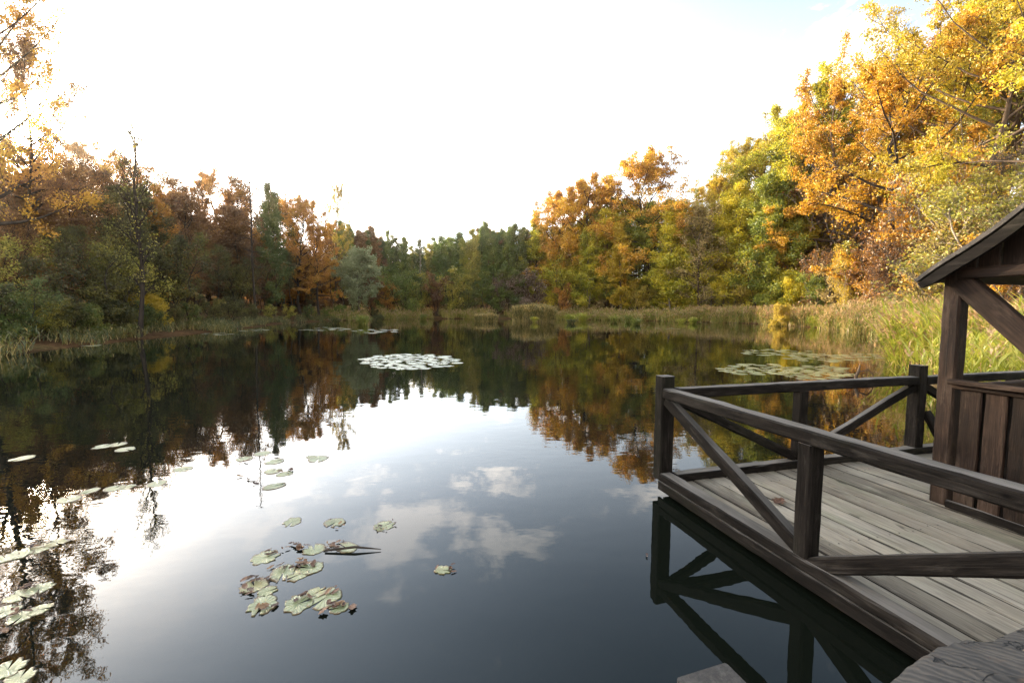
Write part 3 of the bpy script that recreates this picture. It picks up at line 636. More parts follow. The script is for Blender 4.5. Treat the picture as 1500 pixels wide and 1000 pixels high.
def reed_field(name, label, pts, hgt, rng, mix=(.55, .35), leafn=4, width=.03, plume=.5, az0=None, lean=.12, segs=3, kind='stuff', cat=None, mats=('green', 'tan', 'plume'), loc=None):
    """stems with side leaves and feathery heads; pts: n x 3 base points, hgt: n heights"""
    acc = Acc(); n = len(pts)
    w = np.full(n, width)
    az = rng.uniform(0, 2 * PI, n) if az0 is None else az0 + rng.normal(0, .7, n)
    V, Q, tip = blades(rng, pts, hgt, np.abs(rng.normal(lean, lean * .6, n)), w * .8, segs, az, .15)
    tan = rng.uniform(size=n) < mix[1]
    acc.add(V, Q, None, 0); mi = [np.repeat(tan.astype(int), segs)]
    Vr = V.reshape(n, segs + 1, 2, 3).mean(2)
    for k in range(leafn):
        u = rng.uniform(.15, .95, n); j = np.clip((u * segs).astype(int), 0, segs - 1); fr = u * segs - j
        P = Vr[np.arange(n), j] * (1 - fr)[:, None] + Vr[np.arange(n), j + 1] * fr[:, None]
        V2, Q2, _ = blades(rng, P, hgt * rng.uniform(.18, .38, n), rng.uniform(.3, .85, n), w * rng.uniform(.9, 1.5, n), 3, None if az0 is None else az0 + rng.normal(0, 1.0, n), .5)
        acc.add(V2, Q2, None, 0); mi.append(np.repeat(np.where(rng.uniform(size=n) < mix[0], 0, tan.astype(int)), 3))
    if plume:
        sel = np.nonzero(rng.uniform(size=n) < plume)[0]
        for k in range(7):
            P = tip[sel] - np.array([0, 0, .26]) * rng.uniform(0, 1, len(sel))[:, None] + rng.normal(0, .02, (len(sel), 3))
            V3, Q3, _ = blades(rng, P, rng.uniform(.14, .26, len(sel)), rng.uniform(.3, .7, len(sel)), np.full(len(sel), width * 1.6), 2, None if az0 is None else az0 + rng.normal(0, .6, len(sel)), .6)
            acc.add(V3, Q3, None, 0); mi.append(np.full(len(Q3), 2))
    me = mesh_np(name, np.concatenate(acc.V) - (0 if loc is None else np.array(loc)), np.concatenate(acc.Q), [RM[m] for m in mats], np.concatenate(mi))
    o = obj(name, me)
    if loc is not None: o.location = loc
    return tag(o, label, cat, None, kind)
def scatter(rng, n, box, smin, smax, cond=None):
    out = []
    while sum(map(len, out)) < n:
        X = rng.uniform(box[0], box[1], 20000); Y = rng.uniform(box[2], box[3], 20000)
        s = shore_dist(X, Y) + 1.2 * np.sin(X * .55) * np.sin(Y * .4 + 1) + .6 * np.sin(X * 1.3 + Y)
        ok = (s > smin) & (s < smax)
        if cond is not None: ok &= cond(X, Y)
        out.append(np.stack([X, Y, np.maximum(terrain(X, Y), -.25)], 1)[ok])
    return np.concatenate(out)[:n]
g = np.random.default_rng(77)
def hvar(P): x, y = P[:, 0], P[:, 1]; return .80 + .22 * np.sin(x * .42 + 2 * np.sin(y * .31)) * np.sin(y * .36 + 1.1 * np.sin(x * .27)) + .13 * np.sin(x * 1.7 + y * 1.3)
P = scatter(g, 12000, (-40, 40, 86, 128), -1.5, 6.5, lambda X, Y: np.sin(X * .5 + Y * .3) * np.sin(X * .23 - 1) > -.45)
reed_field('far_reeds', 'dull green and tan reed belt along the far shore', P, g.uniform(1.1, 2.6, len(P)) * hvar(P), g, (.6, .5), 3, .06, .4)
P = scatter(g, 16000, (22, 62, 34, 96), -.8, 11, lambda X, Y: X / Y > .40)
reed_field('right_reeds', 'tan plumed reed bed along the sunlit right shore', P, g.uniform(1.5, 3.0, len(P)) * hvar(P), g, (.5, .6), 4, .05, .8)
P = scatter(g, 7500, (13, 46, 12, 42), -.4, 11, lambda X, Y: (X / Y > .87) & (Y > 11))
hg = g.uniform(1.3, 2.2, len(P)) * (1 - .25 * sstep(15, 11, P[:, 1]))
reed_field('near_reeds', 'bright green arching reeds behind the deck and shed', P, hg * (.25 + .75 * hvar(P)), g, (.7, .4), 7, .038, .5, 2.6, .22, 4, mats=('fresh', 'tan', 'plume'))
P = scatter(g, 7500, (-50, -18, 8, 100), -.3, 3.2, lambda X, Y: (X / Y < -.2) & (np.sin(X * .9 + Y * .35) * np.sin(Y * .62 + 1) > -.25))
reed_field('bank_grass', 'dark rank grass and sedge along the left bank', P, g.uniform(.3, 1.15, len(P)) * hvar(P), g, (.9, .3), 3, .035, .0, None, .35, 3, mats=('dull', 'tan', 'plume'))
P = scatter(g, 6000, (8, 16, -4, 12), .1, 5)
reed_field('shore_grass', 'yellow green grass on the bank beside the shed', P, g.uniform(.5, 1.6, len(P)), g, (.9, .2), 3, .03, .1, None, .3, 3, mats=('fresh', 'tan', 'plume'))

def clump(name, label, px, Y, wpx, top, n, cat, mats, group=None, mixv=(.6, .5), plume=.4):
    X = xat(px, Y); rad = wpx / 2 / F * Y
    a = g.uniform(0, 2 * PI, n); q = np.sqrt(g.uniform(0, 1, n)) * rad
    pts = np.stack([X + np.cos(a) * q, Y + np.sin(a) * q * .7, np.full(n, -.1)], 1)
    hh = (zat(top, Y) + .1) * g.uniform(.72, 1.05, n) * (1 - .12 * (q / rad) ** 2)
    o = reed_field(name, label, pts, hh, g, mixv, 4, .05 if Y > 40 else .02, plume, None, .1 if plume else .35, 3, None, cat, mats, (X, Y, 0))
    if group: o['group'] = group
clump('reed_clump', 'big tan and green reed clump standing in open water at the far end', 781, 81, 62, 446, 1500, 'reeds', ('dull', 'tan', 'tan'))
clump('reed_clump', 'small tan reed clump left of the big far reed clump', 712, 84, 36, 459, 350, 'reeds', ('dull', 'tan', 'tan'))
for k, (px, Y, w, top, col, lab) in enumerate([
    (531, 62, 14, 462, 'green', 'yellowish grass tussock below the pale willow, in open water'), (492, 66, 9, 466, 'dull', 'dull small tussock left of the yellowish one below the willow'), (556, 84, 9, 461, 'dull', 'tiny tussock at the far left reed edge'),
    (620, 96, 8, 460, 'green', 'tiny tussock in the middle of the far shore'), (835, 78, 14, 459, 'fresh', 'yellow green tussock right of the big far reed clump'), (836, 70, 9, 467, 'dull', 'dark low tussock in front of the yellow green one'),
    (853, 88, 12, 457, 'fresh', 'grass tussock between the far clump and the right bank'), (899, 82, 9, 461, 'green', 'little green tussock in the water left of the right reeds'), (931, 66, 12, 465, 'green', 'lone tussock farthest out from the right bank'),
    (921, 85, 8, 461, 'green', 'small tussock close to the right reeds'), (998, 76, 9, 466, 'fresh', 'flat tussock at the foot of the right reeds'), (1015, 74, 9, 464, 'fresh', 'yellowish tussock beside the flat one at the right reeds'),
    (783, 77, 5, 463, 'fresh', 'small green tuft in front of the big far reed clump'), (1196, 56, 14, 460, 'fresh', 'round yellow green tussock at the edge of the right reeds')]):
    clump('grass_tussock', lab, px, Y, w, top, 160, 'grass tussock', (col, 'tan', 'plume'), 'grass tussocks in the water', (.9, .2), 0)

# ------------------------------------------------------------------ lily pads, dead leaves and twigs on the water
def pad_mesh(seed, cup=.001, frill=.05):
    rng = np.random.default_rng(seed); n = 26; rad = [0, .35, .7, .92, 1.0]
    a0 = .16; th = np.linspace(a0, 2 * PI - a0, n)
    fr = 1 + frill * np.cumsum(rng.normal(0, .5, n)) / 3 + frill * rng.normal(0, .6, n)
    for b_ in range(rng.integers(0, 3) if frill < .1 else rng.integers(2, 5)):          # torn bites out of the rim
        fr -= rng.uniform(.1, .45) * np.exp(-((np.arange(n) - rng.uniform(2, n - 2)) / rng.uniform(.7, 1.6)) ** 2)
    ph = rng.uniform(0, 6, 3)
    V = []
    for k, r in enumerate(rad):
        rr_ = r * (1 + (fr - 1) * r)
        z = .0012 + cup * (r ** 3) * (.5 + .5 * np.sin(2 * th + ph[0])) +   .0006 * r * np.sin(5 * th + ph[1]) * (r > .5)
        V.append(np.stack([np.cos(th) * rr_ - (.12 * (k == 0)), np.sin(th) * rr_, z], 1))
    V = np.concatenate(V)
    nb = len(V); V2 = V.copy(); V2[:, 2] = -.006          # a leaf thickness below
    i = np.arange(len(rad) - 1)[:, None] * n + np.arange(n - 1)[None]
    Q = np.stack([i, i + n, i + n + 1, i + 1], -1).reshape(-1, 4)
    e = (len(rad) - 1) * n + np.arange(n - 1); rim = np.stack([e, e + nb, e + nb + 1, e + 1], -1)
    return mesh_np('lily_pad', np.concatenate([V, V2]), np.concatenate([Q, Q[:, ::-1] + nb, rim]), [PADM], smooth=True)
PADS = [pad_mesh(s) for s in range(5)] + [pad_mesh(s + 20, .003, .13) for s in range(4)]
def deadleaf_mesh(seed):
    rng = np.random.default_rng(seed); n = 7
    t = np.linspace(-.5, .5, n); w = .30 * np.sqrt(np.clip(1 - (t * 1.95) ** 2, 0.01, 1)) * (1 + .35 * np.sin(t * 19 + seed))
    cu = rng.uniform(.25, .6); z = cu * (t ** 2) + .05 * rng.normal(size=n); s = rng.uniform(.1, .35)
    V = np.concatenate([np.stack([t, -w, z + s * w / .3 * .5], 1), np.stack([t, 0 * t, z], 1), np.stack([t, w, z + s * w / .3 * rng.uniform(.2, .7)], 1)])
    i = np.arange(n - 1); Q = np.concatenate([np.stack([i, i + 1, i + n + 1, i + n], -1), np.stack([i + n, i + n + 1, i + 2 * n + 1, i + 2 * n], -1)])
    nb = len(V); V2 = V + np.array([0, 0, -.012])
    return mesh_np('dead_leaf', np.concatenate([V, V2]), np.concatenate([Q, Q[:, ::-1] + nb]), [DEADM])
DEAD = [deadleaf_mesh(s) for s in range(7)]
lr = random.Random(31)
def onwater(px, py, z=0.0):
    u = (px - 750) / F; v = (500 - py) / F
    u, v = u * cr + v * sr, -u * sr + v * cr
    d = (u, math.cos(PITCH) + v * math.sin(PITCH), v * math.cos(PITCH) - math.sin(PITCH)); t = (z - H) / d[2]
    return d[0] * t, d[1] * t
def pad(X, Y, rad, label, group, ragged=False, z=0.0):
    o = obj('lily_pad', lr.choice(PADS[5:] if ragged else PADS[:5]))
    o.location = (X, Y, z); o.rotation_euler = (0, 0, lr.uniform(0, 2 * PI))
    o.scale = (rad * lr.uniform(.9, 1.1), rad * lr.uniform(.75, 1.05), 1)
    return tag(o, label, 'lily pad', group)
def dead(X, Y, sz, label, group, z=.02):
    o = obj('dead_leaf', lr.choice(DEAD)); o.location = (X, Y, z); o.rotation_euler = (lr.uniform(-.35, .35), lr.uniform(-.3, .3), lr.uniform(0, 2 * PI))
    o.scale = (sz, sz * lr.uniform(.5, 1.0), sz * .5)
    return tag(o, label, 'dead leaf', group)
# near pads, one by one: (column, row, radius in m, words)
NEAR = [(428, 764, .17, 'curled grey green lily pad, leftmost of the upper row of three'), (491, 765, .15, 'small lily pad under brown litter, middle of the upper row of three'), (563, 770, .17, 'lily pad heaped with dry leaves, rightmost of the upper row of three'),
        (389, 816, .17, 'ragged green lily pad left of the brown leaf heap'), (460, 805, .14, 'yellowish lily pad beside the brown leaf heap'), (508, 802, .16, 'lily pad lying under the floating twig'),
        (372, 858, .15, 'torn lily pad buried in leaves at the left end of the near raft'), (392, 866, .11, 'small pale lily pad below the torn left one'), (415, 838, .17, 'lily pad in the middle of the leaf covered raft'),
        (455, 832, .17, 'lily pad with a dark mossy hole, right end of the leaf covered raft'), (436, 842, .12, 'small green lily pad tucked between the raft pads'), (384, 886, .19, 'lily pad crossed by a long brown stem, bottom left of the raft'),
        (437, 884, .17, 'yellow green lily pad left of the biggest near pad'), (476, 876, .21, 'biggest near lily pad with curled brown edges'), (463, 868, .12, 'folded yellowish lily pad above the biggest near pad'), (497, 890, .12, 'pale lily pad at the right rim of the biggest near pad'),
        (649, 835, .12, 'lone yellowish lily pad right of the twig'), (358, 672, .22, 'pale lily pad at the left of the upper small group'), (385, 664, .24, 'pale lily pad at the top of the upper small group'), (402, 676, .24, 'flat grey lily pad in the middle of the upper small group'),
        (400, 690, .2, 'lily pad with a brown leaf in the upper small group'), (417, 694, .2, 'right lily pad of the upper small group'), (402, 712, .24, 'lowest lily pad of the upper small group'), (466, 672, .26, 'lone grey lily pad right of the upper small group'), (456, 669, .14, 'small lily pad touching the lone grey one'),
        (150, 654, .32, 'large whitish lily pad left of the bare tree reflection'), (172, 651, .3, 'whitish lily pad joined to the large one'), (184, 658, .3, 'lower whitish lily pad of the bright trio'), (33, 671, .34, 'narrow bright lily pad just above the mirrored sun'),
        (101, 731, .26, 'pale lily pad below right of the mirrored sun'), (132, 719, .22, 'pale lily pad in the chain leading right from the mirrored sun'), (168, 715, .24, 'third pale lily pad of the chain below the mirrored sun'), (186, 713, .2, 'right end pad of the chain below the mirrored sun'), (230, 708, .26, 'rounded grey lily pad across the bare tree reflection'),
        (268, 687, .22, 'faint lily pad right of the bare tree reflection'), (82, 795, .22, 'curled lily pad at the right of the left edge raft'), (55, 803, .26, 'broad yellowish lily pad with litter in the left edge raft'), (28, 812, .24, 'ragged lily pad at the left of the left edge raft'), (8, 818, .2, 'lily pad cut by the left frame edge, upper raft'),
        (58, 862, .2, 'mossy long lily pad in the lower left raft'), (28, 872, .22, 'yellow green lily pad in the lower left raft'), (32, 903, .21, 'bright pale lily pad lowest in the lower left raft'), (58, 893, .16, 'moss green lily pad at the right tip of the lower left raft'), (8, 895, .2, 'brownish lily pad at the left frame edge'),
        (12, 980, .2, 'pale lily pad in the bottom left corner'), (30, 992, .16, 'small green lily pad beside the bottom left corner pad')]
for px, py, rad, lab in NEAR:
    X, Y = onwater(px, py); pad(X, Y, rad * (.60 if py > 740 and px > 250 else .46 if px > 250 else .40), lab, 'lily pads near the camera', py > 740, lr.uniform(0, .0025))
HEAPS = [((491, 769), 5, .05, 'small brown dead leaf on the middle pad of the upper row'), ((556, 774), 7, .06, 'dry brown leaf on the right pad of the upper row'), ((572, 766), 4, .05, 'dark curled leaf at the right edge of the upper row'), ((401, 812), 9, .06, 'dark brown leaf on the ragged green pad'),
         ((440, 801), 11, .07, 'brown leaf in the heap beside the yellowish pad'), ((487, 801), 12, .06, 'brown leaf caught along the floating twig'), ((505, 795), 6, .05, 'reddish leaf behind the floating twig'), ((370, 850), 13, .07, 'brown leaf at the left end of the near raft'), ((362, 866), 4, .09, 'tan curled leaf below the left end of the near raft'),
         ((415, 832), 10, .06, 'brown leaf in the middle of the near raft'), ((448, 824), 15, .07, 'dark brown leaf at the right end of the near raft'), ((402, 848), 6, .05, 'black scrap of leaf below the near raft'), ((388, 890), 9, .07, 'brown stem like leaf across the bottom left pad'), ((444, 876), 4, .09, 'upturned grey leaf on the yellow green pad'),
         ((488, 868), 5, .07, 'brown curled leaf on the upper rim of the biggest near pad'), ((506, 886), 6, .09, 'brown shrivelled leaf at the right rim of the biggest near pad'), ((490, 886), 4, .06, 'dark leaf scrap in the middle of the biggest near pad'), ((475, 901), 1, .08, 'tan leaf floating below the biggest near pad'), ((652, 836), 6, .06, 'dark leaf on the lone pad right of the twig'),
         ((358, 674), 4, .09, 'brown leaf in the upper small group'), ((366, 702), 4, .11, 'tan leaf left of the lowest upper pad'), ((420, 692), 5, .08, 'brown leaf on the right pad of the upper small group'), ((50, 800), 12, .07, 'reddish leaf on the left edge raft'), ((40, 858), 14, .07, 'brown leaf on the lower left raft'), ((25, 895), 6, .07, 'brown leaf beside the brightest lower left pad'), ((8, 925), 6, .08, 'pinkish leaf floating at the left frame edge'),
         ((947, 815), 2, .05, 'tiny brown leaf floating left of the deck')]
for (px, py), n, sz, lab in HEAPS:
    for k in range(n):
        X, Y = onwater(px + lr.gauss(0, 8 if n > 2 else 2), py + lr.gauss(0, 3)); dead(X, Y, sz * lr.uniform(.3, .95), lab, lab.replace('leaf', 'leaves', 1) if n > 1 else None, lr.uniform(.008, .022))
def patch(px0, px1, py0, py1, n, rad, label, group, seed):
    rg = random.Random(seed); pts = []; tries = 0
    cx, cy, hw, hh = (px0 + px1) / 2, (py0 + py1) / 2, (px1 - px0) / 2, (py1 - py0) / 2
    while len(pts) < n and tries < 6000:
        tries += 1
        u, v = rg.uniform(-1, 1), rg.uniform(-1, 1)
        if u * u + v * v > 1 - .3 * rg.random(): continue
        X, Y = onwater(cx + u * hw, cy + v * hh)
        r_ = rad * rg.uniform(.7, 1.25)
        if shore_dist(np.array([X]), np.array([Y]))[0] > -.3 or any(math.hypot(X - a, Y - b) < (r_ + c) * .80 for a, b, c in pts): continue
        pts.append((X, Y, r_)); pad(X, Y, r_, label, group, rg.random() < .2)
patch(528, 676, 518, 541, 78, .25, 'bright lily pad in the round white patch in mid pond', 'lily pads of the white mid pond patch', 1)
patch(1052, 1170, 532, 549, 34, .21, 'lily pad in the nearer right patch, left half', 'lily pads of the nearer right patch', 2)
patch(1140, 1252, 535, 556, 38, .2, 'lily pad in the nearer right patch, above the deck rail', 'lily pads of the nearer right patch by the rail', 3)
patch(1068, 1190, 511, 521, 26, .25, 'lily pad in the farther right patch', 'lily pads of the farther right patch', 4)
patch(1150, 1300, 516, 531, 34, .24, 'lily pad in the farther right patch, near the green reeds', 'lily pads of the farther right patch by the reeds', 5)
patch(436, 516, 479, 485, 22, .38, 'white lily pad in the long far left streak', 'lily pads of the long far left streak', 6)
patch(516, 594, 482, 488, 22, .36, 'white lily pad in the streak right of the long one', 'lily pads of the second far left streak', 7)
patch(352, 394, 482, 486, 8, .36, 'white lily pad near the foot of the dead tree', 'lily pads near the dead tree', 8)
patch(292, 345, 487, 491, 8, .3, 'white lily pad along the left grass', 'lily pads along the left grass', 9)
patch(108, 145, 503, 507, 6, .26, 'lily pad close to the left bank', 'lily pads close to the left bank', 10)
patch(960, 1000, 480, 483, 5, .35, 'tiny lily pad far out before the right reeds', 'far lily pads before the right reeds', 11)

def stick(name, P, r, label, cat, m=BK['dark']):
    a = Acc(); tube(a, P, r, 6); o = obj(name, a.mesh(name, [m], True)); return tag(o, label, cat)
a0 = onwater(476, 808); a1 = onwater(520, 806); a2 = onwater(558, 806)
stick('floating_twig', [(a0[0], a0[1], .012), (a1[0], a1[1], .03), (a2[0], a2[1], .012)], [.008, .010, .003], 'thin dark straight twig floating across a lily pad', 'twig')
sx, sy = onwater(1255, 560)
ac = Acc(); tube(ac, [(sx, sy, -.2), (sx + .05, sy + .1, .15), (sx + .12, sy + .1, .32), (sx + .18, sy + .15, .46)], [.05, .045, .035, .015], 7)
tube(ac, [(sx + .1, sy + .1, .28), (sx + .3, sy, .34), (sx + .42, sy, .24), (sx + .46, sy, .05)], [.02, .018, .014, .008], 5)
tag(obj('driftwood_branch', ac.mesh('driftwood_branch', [BK['brown']], True)), 'forked brown dead branch sticking out of the water among right pads', 'branch')
# ------------------------------------------------------------------ timber work
wr_ = np.random.default_rng(3)
def beam(acc, p0, p1, w, h, up=(0, 0, 1), ch=.012, seg=None, jit=.0025, roll=0.0):
    """squared timber from p0 to p1 with softened edges and a slightly uneven surface; w across, h along 'up'"""
    p0 = np.array(p0, float); p1 = np.array(p1, float); T_ = p1 - p0; Ln = np.linalg.norm(T_); T_ /= Ln
    upv = np.array(up, float); S = np.cross(T_, upv); S /= np.linalg.norm(S); U = np.cross(S, T_)
    n = seg or max(2, int(Ln / .12)); a, b = w / 2, h / 2; c = min(ch, a * .4, b * .4)
    sec = np.array([(-a + c, -b), (a - c, -b), (a, -b + c), (a, b - c), (a - c, b), (-a + c, b), (-a, b - c), (-a, -b + c)])
    t = np.linspace(0, Ln, n + 1); k = len(sec)
    walk = np.cumsum(wr_.normal(0, jit * .5, (n + 1, 2)), 0); walk -= np.linspace(0, 1, n + 1)[:, None] * walk[-1]
    J = wr_.normal(0, jit * .6, (n + 1, k, 2))
    sc = np.ones(n + 1); tt = t
    offs = sec[None] + J + walk[:, None, :]
    V = p0 + T_ * tt[:, None, None] + S * offs[..., :1] + U * offs[..., 1:]
    G = np.concatenate([np.broadcast_to(tt[:, None, None], offs[..., :1].shape), offs], -1) + wr_.uniform(0, 9, 3)
    i = np.arange(n)[:, None] * k; j = np.arange(k)[None]; j2 = (j + 1) % k
    Q = np.stack([i + j, i + j2, i + k + j2, i + k + j], -1).reshape(-1, 4)
    caps = []
    for base, rev in ((0, True), (n * k, False)):
        for q in ((0, 1, 2, 7), (2, 3, 6, 7), (3, 4, 5, 6)):
            q = [base + x for x in q]; caps.append(q[::-1] if rev else q)
    acc.add(V.reshape(-1, 3), np.concatenate([Q, np.array(caps)]), G.reshape(-1, 3))
def timber(name, parent, mats, *specs, **kw):
    a = Acc()
    for s in specs: beam(a, *s[:4], **(s[4] if len(s) > 4 else kw))
    o = obj(name, a.mesh(name, mats, False, True), parent)
    return o
A0 = (1.555, 4.491); RZ = math.atan2(-.96413142, .26542533)
X_ = (1, 0, 0)
# deck
deck = empty('wooden_deck', (A0[0], A0[1], 0), RZ)
tag(deck, 'low wooden deck of weathered grey boards over the water', 'deck')
seams = [.024, .10, .345, .545, .75, .92, 1.165, 1.42, 1.62, 1.85, 2.15, 2.36, 2.535, 2.82, 3.05, 3.28, 3.52, 3.78, 4.0, 4.25, 4.5, 4.75, 5.0, 5.3, 5.6, 5.9, 6.2, 6.5]
a = Acc()
for b0, b1 in zip(seams, seams[1:]):
    dz = wr_.uniform(-.004, .004); gp = wr_.uniform(.004, .0095)
    beam(a, (-.045 + wr_.uniform(-.01, .01), (b0 + b1) / 2, .112 + dz), (4.6, (b0 + b1) / 2 + wr_.uniform(-.004, .004), .112 + dz), b1 - b0 - 2 * gp, .045, ch=.007, seg=26, jit=.0018)
obj('floor_boards', a.mesh('floor_boards', [DECKW], False, True), deck)
a = Acc()
for b0, b1 in zip(seams, seams[1:]):
    for xj in (.32, 1.45, 2.6, 3.75):
        for u in (.2, .8):
            xx, yy = xj + wr_.normal(0, .012), b0 + (b1 - b0) * u + wr_.normal(0, .008); th = np.arange(6) * PI / 3
            V = [(xx + .0065 * math.cos(t_), yy + .0065 * math.sin(t_), .1385 + .0025 * (k_ // 6)) for k_, t_ in enumerate(np.tile(th, 2))]
            a.add(V, [(6, 7, 8, 9), (6, 9, 10, 11)] + [(k_, (k_ + 1) % 6, 6 + (k_ + 1) % 6, 6 + k_) for k_ in range(6)])
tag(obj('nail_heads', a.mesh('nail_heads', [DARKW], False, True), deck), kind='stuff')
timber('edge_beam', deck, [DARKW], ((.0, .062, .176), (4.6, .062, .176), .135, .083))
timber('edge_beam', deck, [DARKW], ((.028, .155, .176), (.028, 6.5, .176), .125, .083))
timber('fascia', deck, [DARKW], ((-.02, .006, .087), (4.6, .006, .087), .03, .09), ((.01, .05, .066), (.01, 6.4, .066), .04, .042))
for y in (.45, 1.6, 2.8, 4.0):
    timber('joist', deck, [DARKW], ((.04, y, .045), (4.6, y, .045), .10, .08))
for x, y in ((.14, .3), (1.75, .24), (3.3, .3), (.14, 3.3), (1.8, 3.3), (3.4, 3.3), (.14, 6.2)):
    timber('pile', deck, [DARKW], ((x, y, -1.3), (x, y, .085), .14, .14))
# railing
rail = empty('deck_railing', (A0[0], A0[1], .135), RZ)
tag(rail, 'dark timber railing with diagonal braces on the deck edges', 'railing')
def zz(z): return z - .135
def railpart(name, p0, p1, w, h, **kw):
    a = Acc(); beam(a, (p0[0], p0[1], zz(p0[2])), (p1[0], p1[1], zz(p1[2])), w, h, **kw)
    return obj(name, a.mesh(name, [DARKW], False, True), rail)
def post(x0, x1, y0, y1, z0, z1): railpart('post', ((x0 + x1) / 2, (y0 + y1) / 2, z0), ((x0 + x1) / 2, (y0 + y1) / 2, z1), x1 - x0, y1 - y0, up=(0, 1, 0))
post(-.135, 0, 0, .155, .137, 1.232)
post(1.565, 1.675, .006, .131, .219, 1.008)
post(3.2, 3.33, .005, .135, .219, 1.232)
post(-.04, .07, 1.745, 1.866, .219, 1.008)
post(-.065, .075, 3.593, 3.73, .219, 1.25)
post(-.04, .07, 5.4, 5.52, .219, 1.01)
railpart('top_rail', (.002, .066, 1.061), (3.2, .066, 1.061), .132, .1)
railpart('top_rail', (.008, .158, 1.061), (.008, 3.593, 1.061), .13, .1)
railpart('top_rail', (.008, 3.732, 1.061), (.008, 6.4, 1.061), .13, .1)
railpart('brace', (.02, .06, .985), (1.60, .06, .25), .09, .105)
railpart('brace', (1.68, .06, BR2[0]), (3.19, .06, BR2[0] + BR2[1] * 1.51), .09, .105)
railpart('brace', (.012, .17, .985), (.012, 1.74, .255), .08, .095)
railpart('brace', (.012, 1.872, .255), (.012, 3.58, .985), .08, .095)
railpart('brace', (.012, 3.74, .985), (.012, 5.4, .26), .08, .095)
railpart('brace', (.03, 3.80, .66), (.30, 3.82, .16), .10, .08, up=(1, 0, .5))
# shed
shed = empty('wooden_shed', (A0[0], A0[1], .135), RZ)
tag(shed, 'dark brown open sided timber shed with board walls and pitched roof', 'shed')
def sp(name, *specs, mats=(BROWNW,), parent=None):
    a = Acc()
    for (p0, p1, w, h, *k) in specs: beam(a, (p0[0], p0[1], zz(p0[2])), (p1[0], p1[1], zz(p1[2])), w, h, **(k[0] if k else {}))
    return obj(name, a.mesh(name, list(mats), False, True), parent or shed)
UPY = dict(up=(0, 1, 0))
sp('corner_post', ((1.135, 2.243, .137), (1.135, 2.243, 2.33), .13, .13, UPY))
sp('corner_post', ((1.135, 5.0, .137), (1.135, 5.0, 2.33), .13, .13, UPY))
sp('corner_post', ((4.3, 2.243, .137), (4.3, 2.243, 2.33), .13, .13, UPY))
sp('corner_post', ((4.3, 5.0, .137), (4.3, 5.0, 2.33), .13, .13, UPY))
sp('tie_beam', ((1.185, 2.205, 2.247), (4.35, 2.205, 2.247), .12, .095))
sp('eave_beam', ((1.14, 2.31, 2.30), (1.14, 5.2, 2.30), .10, .12))
sp('brace', ((1.17, 2.225, 2.19), (2.0, 2.225, 1.29), .10, .17))
sp('wall_rail', ((1.185, 2.16, 1.286), (4.3, 2.16, 1.286), .10, .042), ((1.190, 2.195, 1.242), (4.3, 2.195, 1.242), .06, .04))
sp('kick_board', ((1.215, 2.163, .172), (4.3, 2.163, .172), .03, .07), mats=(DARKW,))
bs = []; x = 1.235
for k in range(18):
    w = wr_.uniform(.125, .152); bs.append(((x + w / 2, 2.215 + wr_.uniform(-.004, .004), .145), (x + w / 2 + wr_.uniform(-.006, .006), 2.215, 1.236), w, .028, dict(up=(0, 1, 0), ch=.006, jit=.003))); x += w + wr_.uniform(.024, .034)
sp('wall_boards', *bs)
bs = [((1.387 + .1667 * k, 2.25, .145), (1.387 + .1667 * k, 2.25, 1.22), .14, .022, dict(up=(0, 1, 0), ch=.005)) for k in range(18)]
sp('gap_shade_boards', *bs, mats=(DARKW,))  # dark backing added behind the wall gaps in place of interior shade
bs = []; x = 1.13
for k in range(20):
    w = .138; xm = x + w / 2; top = 2.30 + (min(xm, 5.4 - xm) - 1.12) * .79
    bs.append(((xm, 2.245, 2.29), (xm, 2.245, top + .06), w, .026, dict(up=(0, 1, 0), ch=.005, jit=.003))); x += w + .014
sp('gable_boards', *bs)
sp('rear_rail', ((1.14, 5.0, 1.2), (4.3, 5.0, 1.2), .1, .1)); sp('side_rail', ((1.14, 2.31, 1.2), (1.14, 4.93, 1.2), .09, .09))
# roof: two board slopes and dark edge strips standing in for the soffit's shade
ROOFM = woodmat('roof_boards', [(.25, (.014, .011, .009)), (.5, (.035, .028, .022)), (.8, (.085, .07, .058))], ((.16, .15, .13), .3), (.6, .85))
roof = empty('roof', (0, 0, 0)); roof.parent = shed
xs = np.linspace(.955, 2.70, 19); sag = .018 * np.sin(xs * 7.5)
for side in (0, 1):
    a = Acc()
    for k in range(len(xs) - 1):
        q = [(xs[k], 2.187 + (xs[k] - .98) * .79 + sag[k]), (xs[k + 1], 2.187 + (xs[k + 1] - .98) * .79 + sag[k + 1])]
        q = [(x if side == 0 else 5.4 - x, z) for x, z in q]
        d = np.array([q[1][0] - q[0][0], q[1][1] - q[0][1]]); nx_, nz_ = (-d[1], d[0]) if side == 0 else (d[1], -d[0])
        m_ = ((q[0][0] + q[1][0]) / 2, (q[0][1] + q[1][1]) / 2); Ld = float(np.hypot(*d)) * .995
        beam(a, (m_[0], 1.995, m_[1] - .135 + .012), (m_[0], 5.6, m_[1] - .135 + .012), Ld, .034, up=(nx_ / Ld, 0, nz_ / Ld), ch=.004, seg=10, jit=.001)
    obj('roof_boards', a.mesh('roof_boards', [ROOFM], False, True), roof)
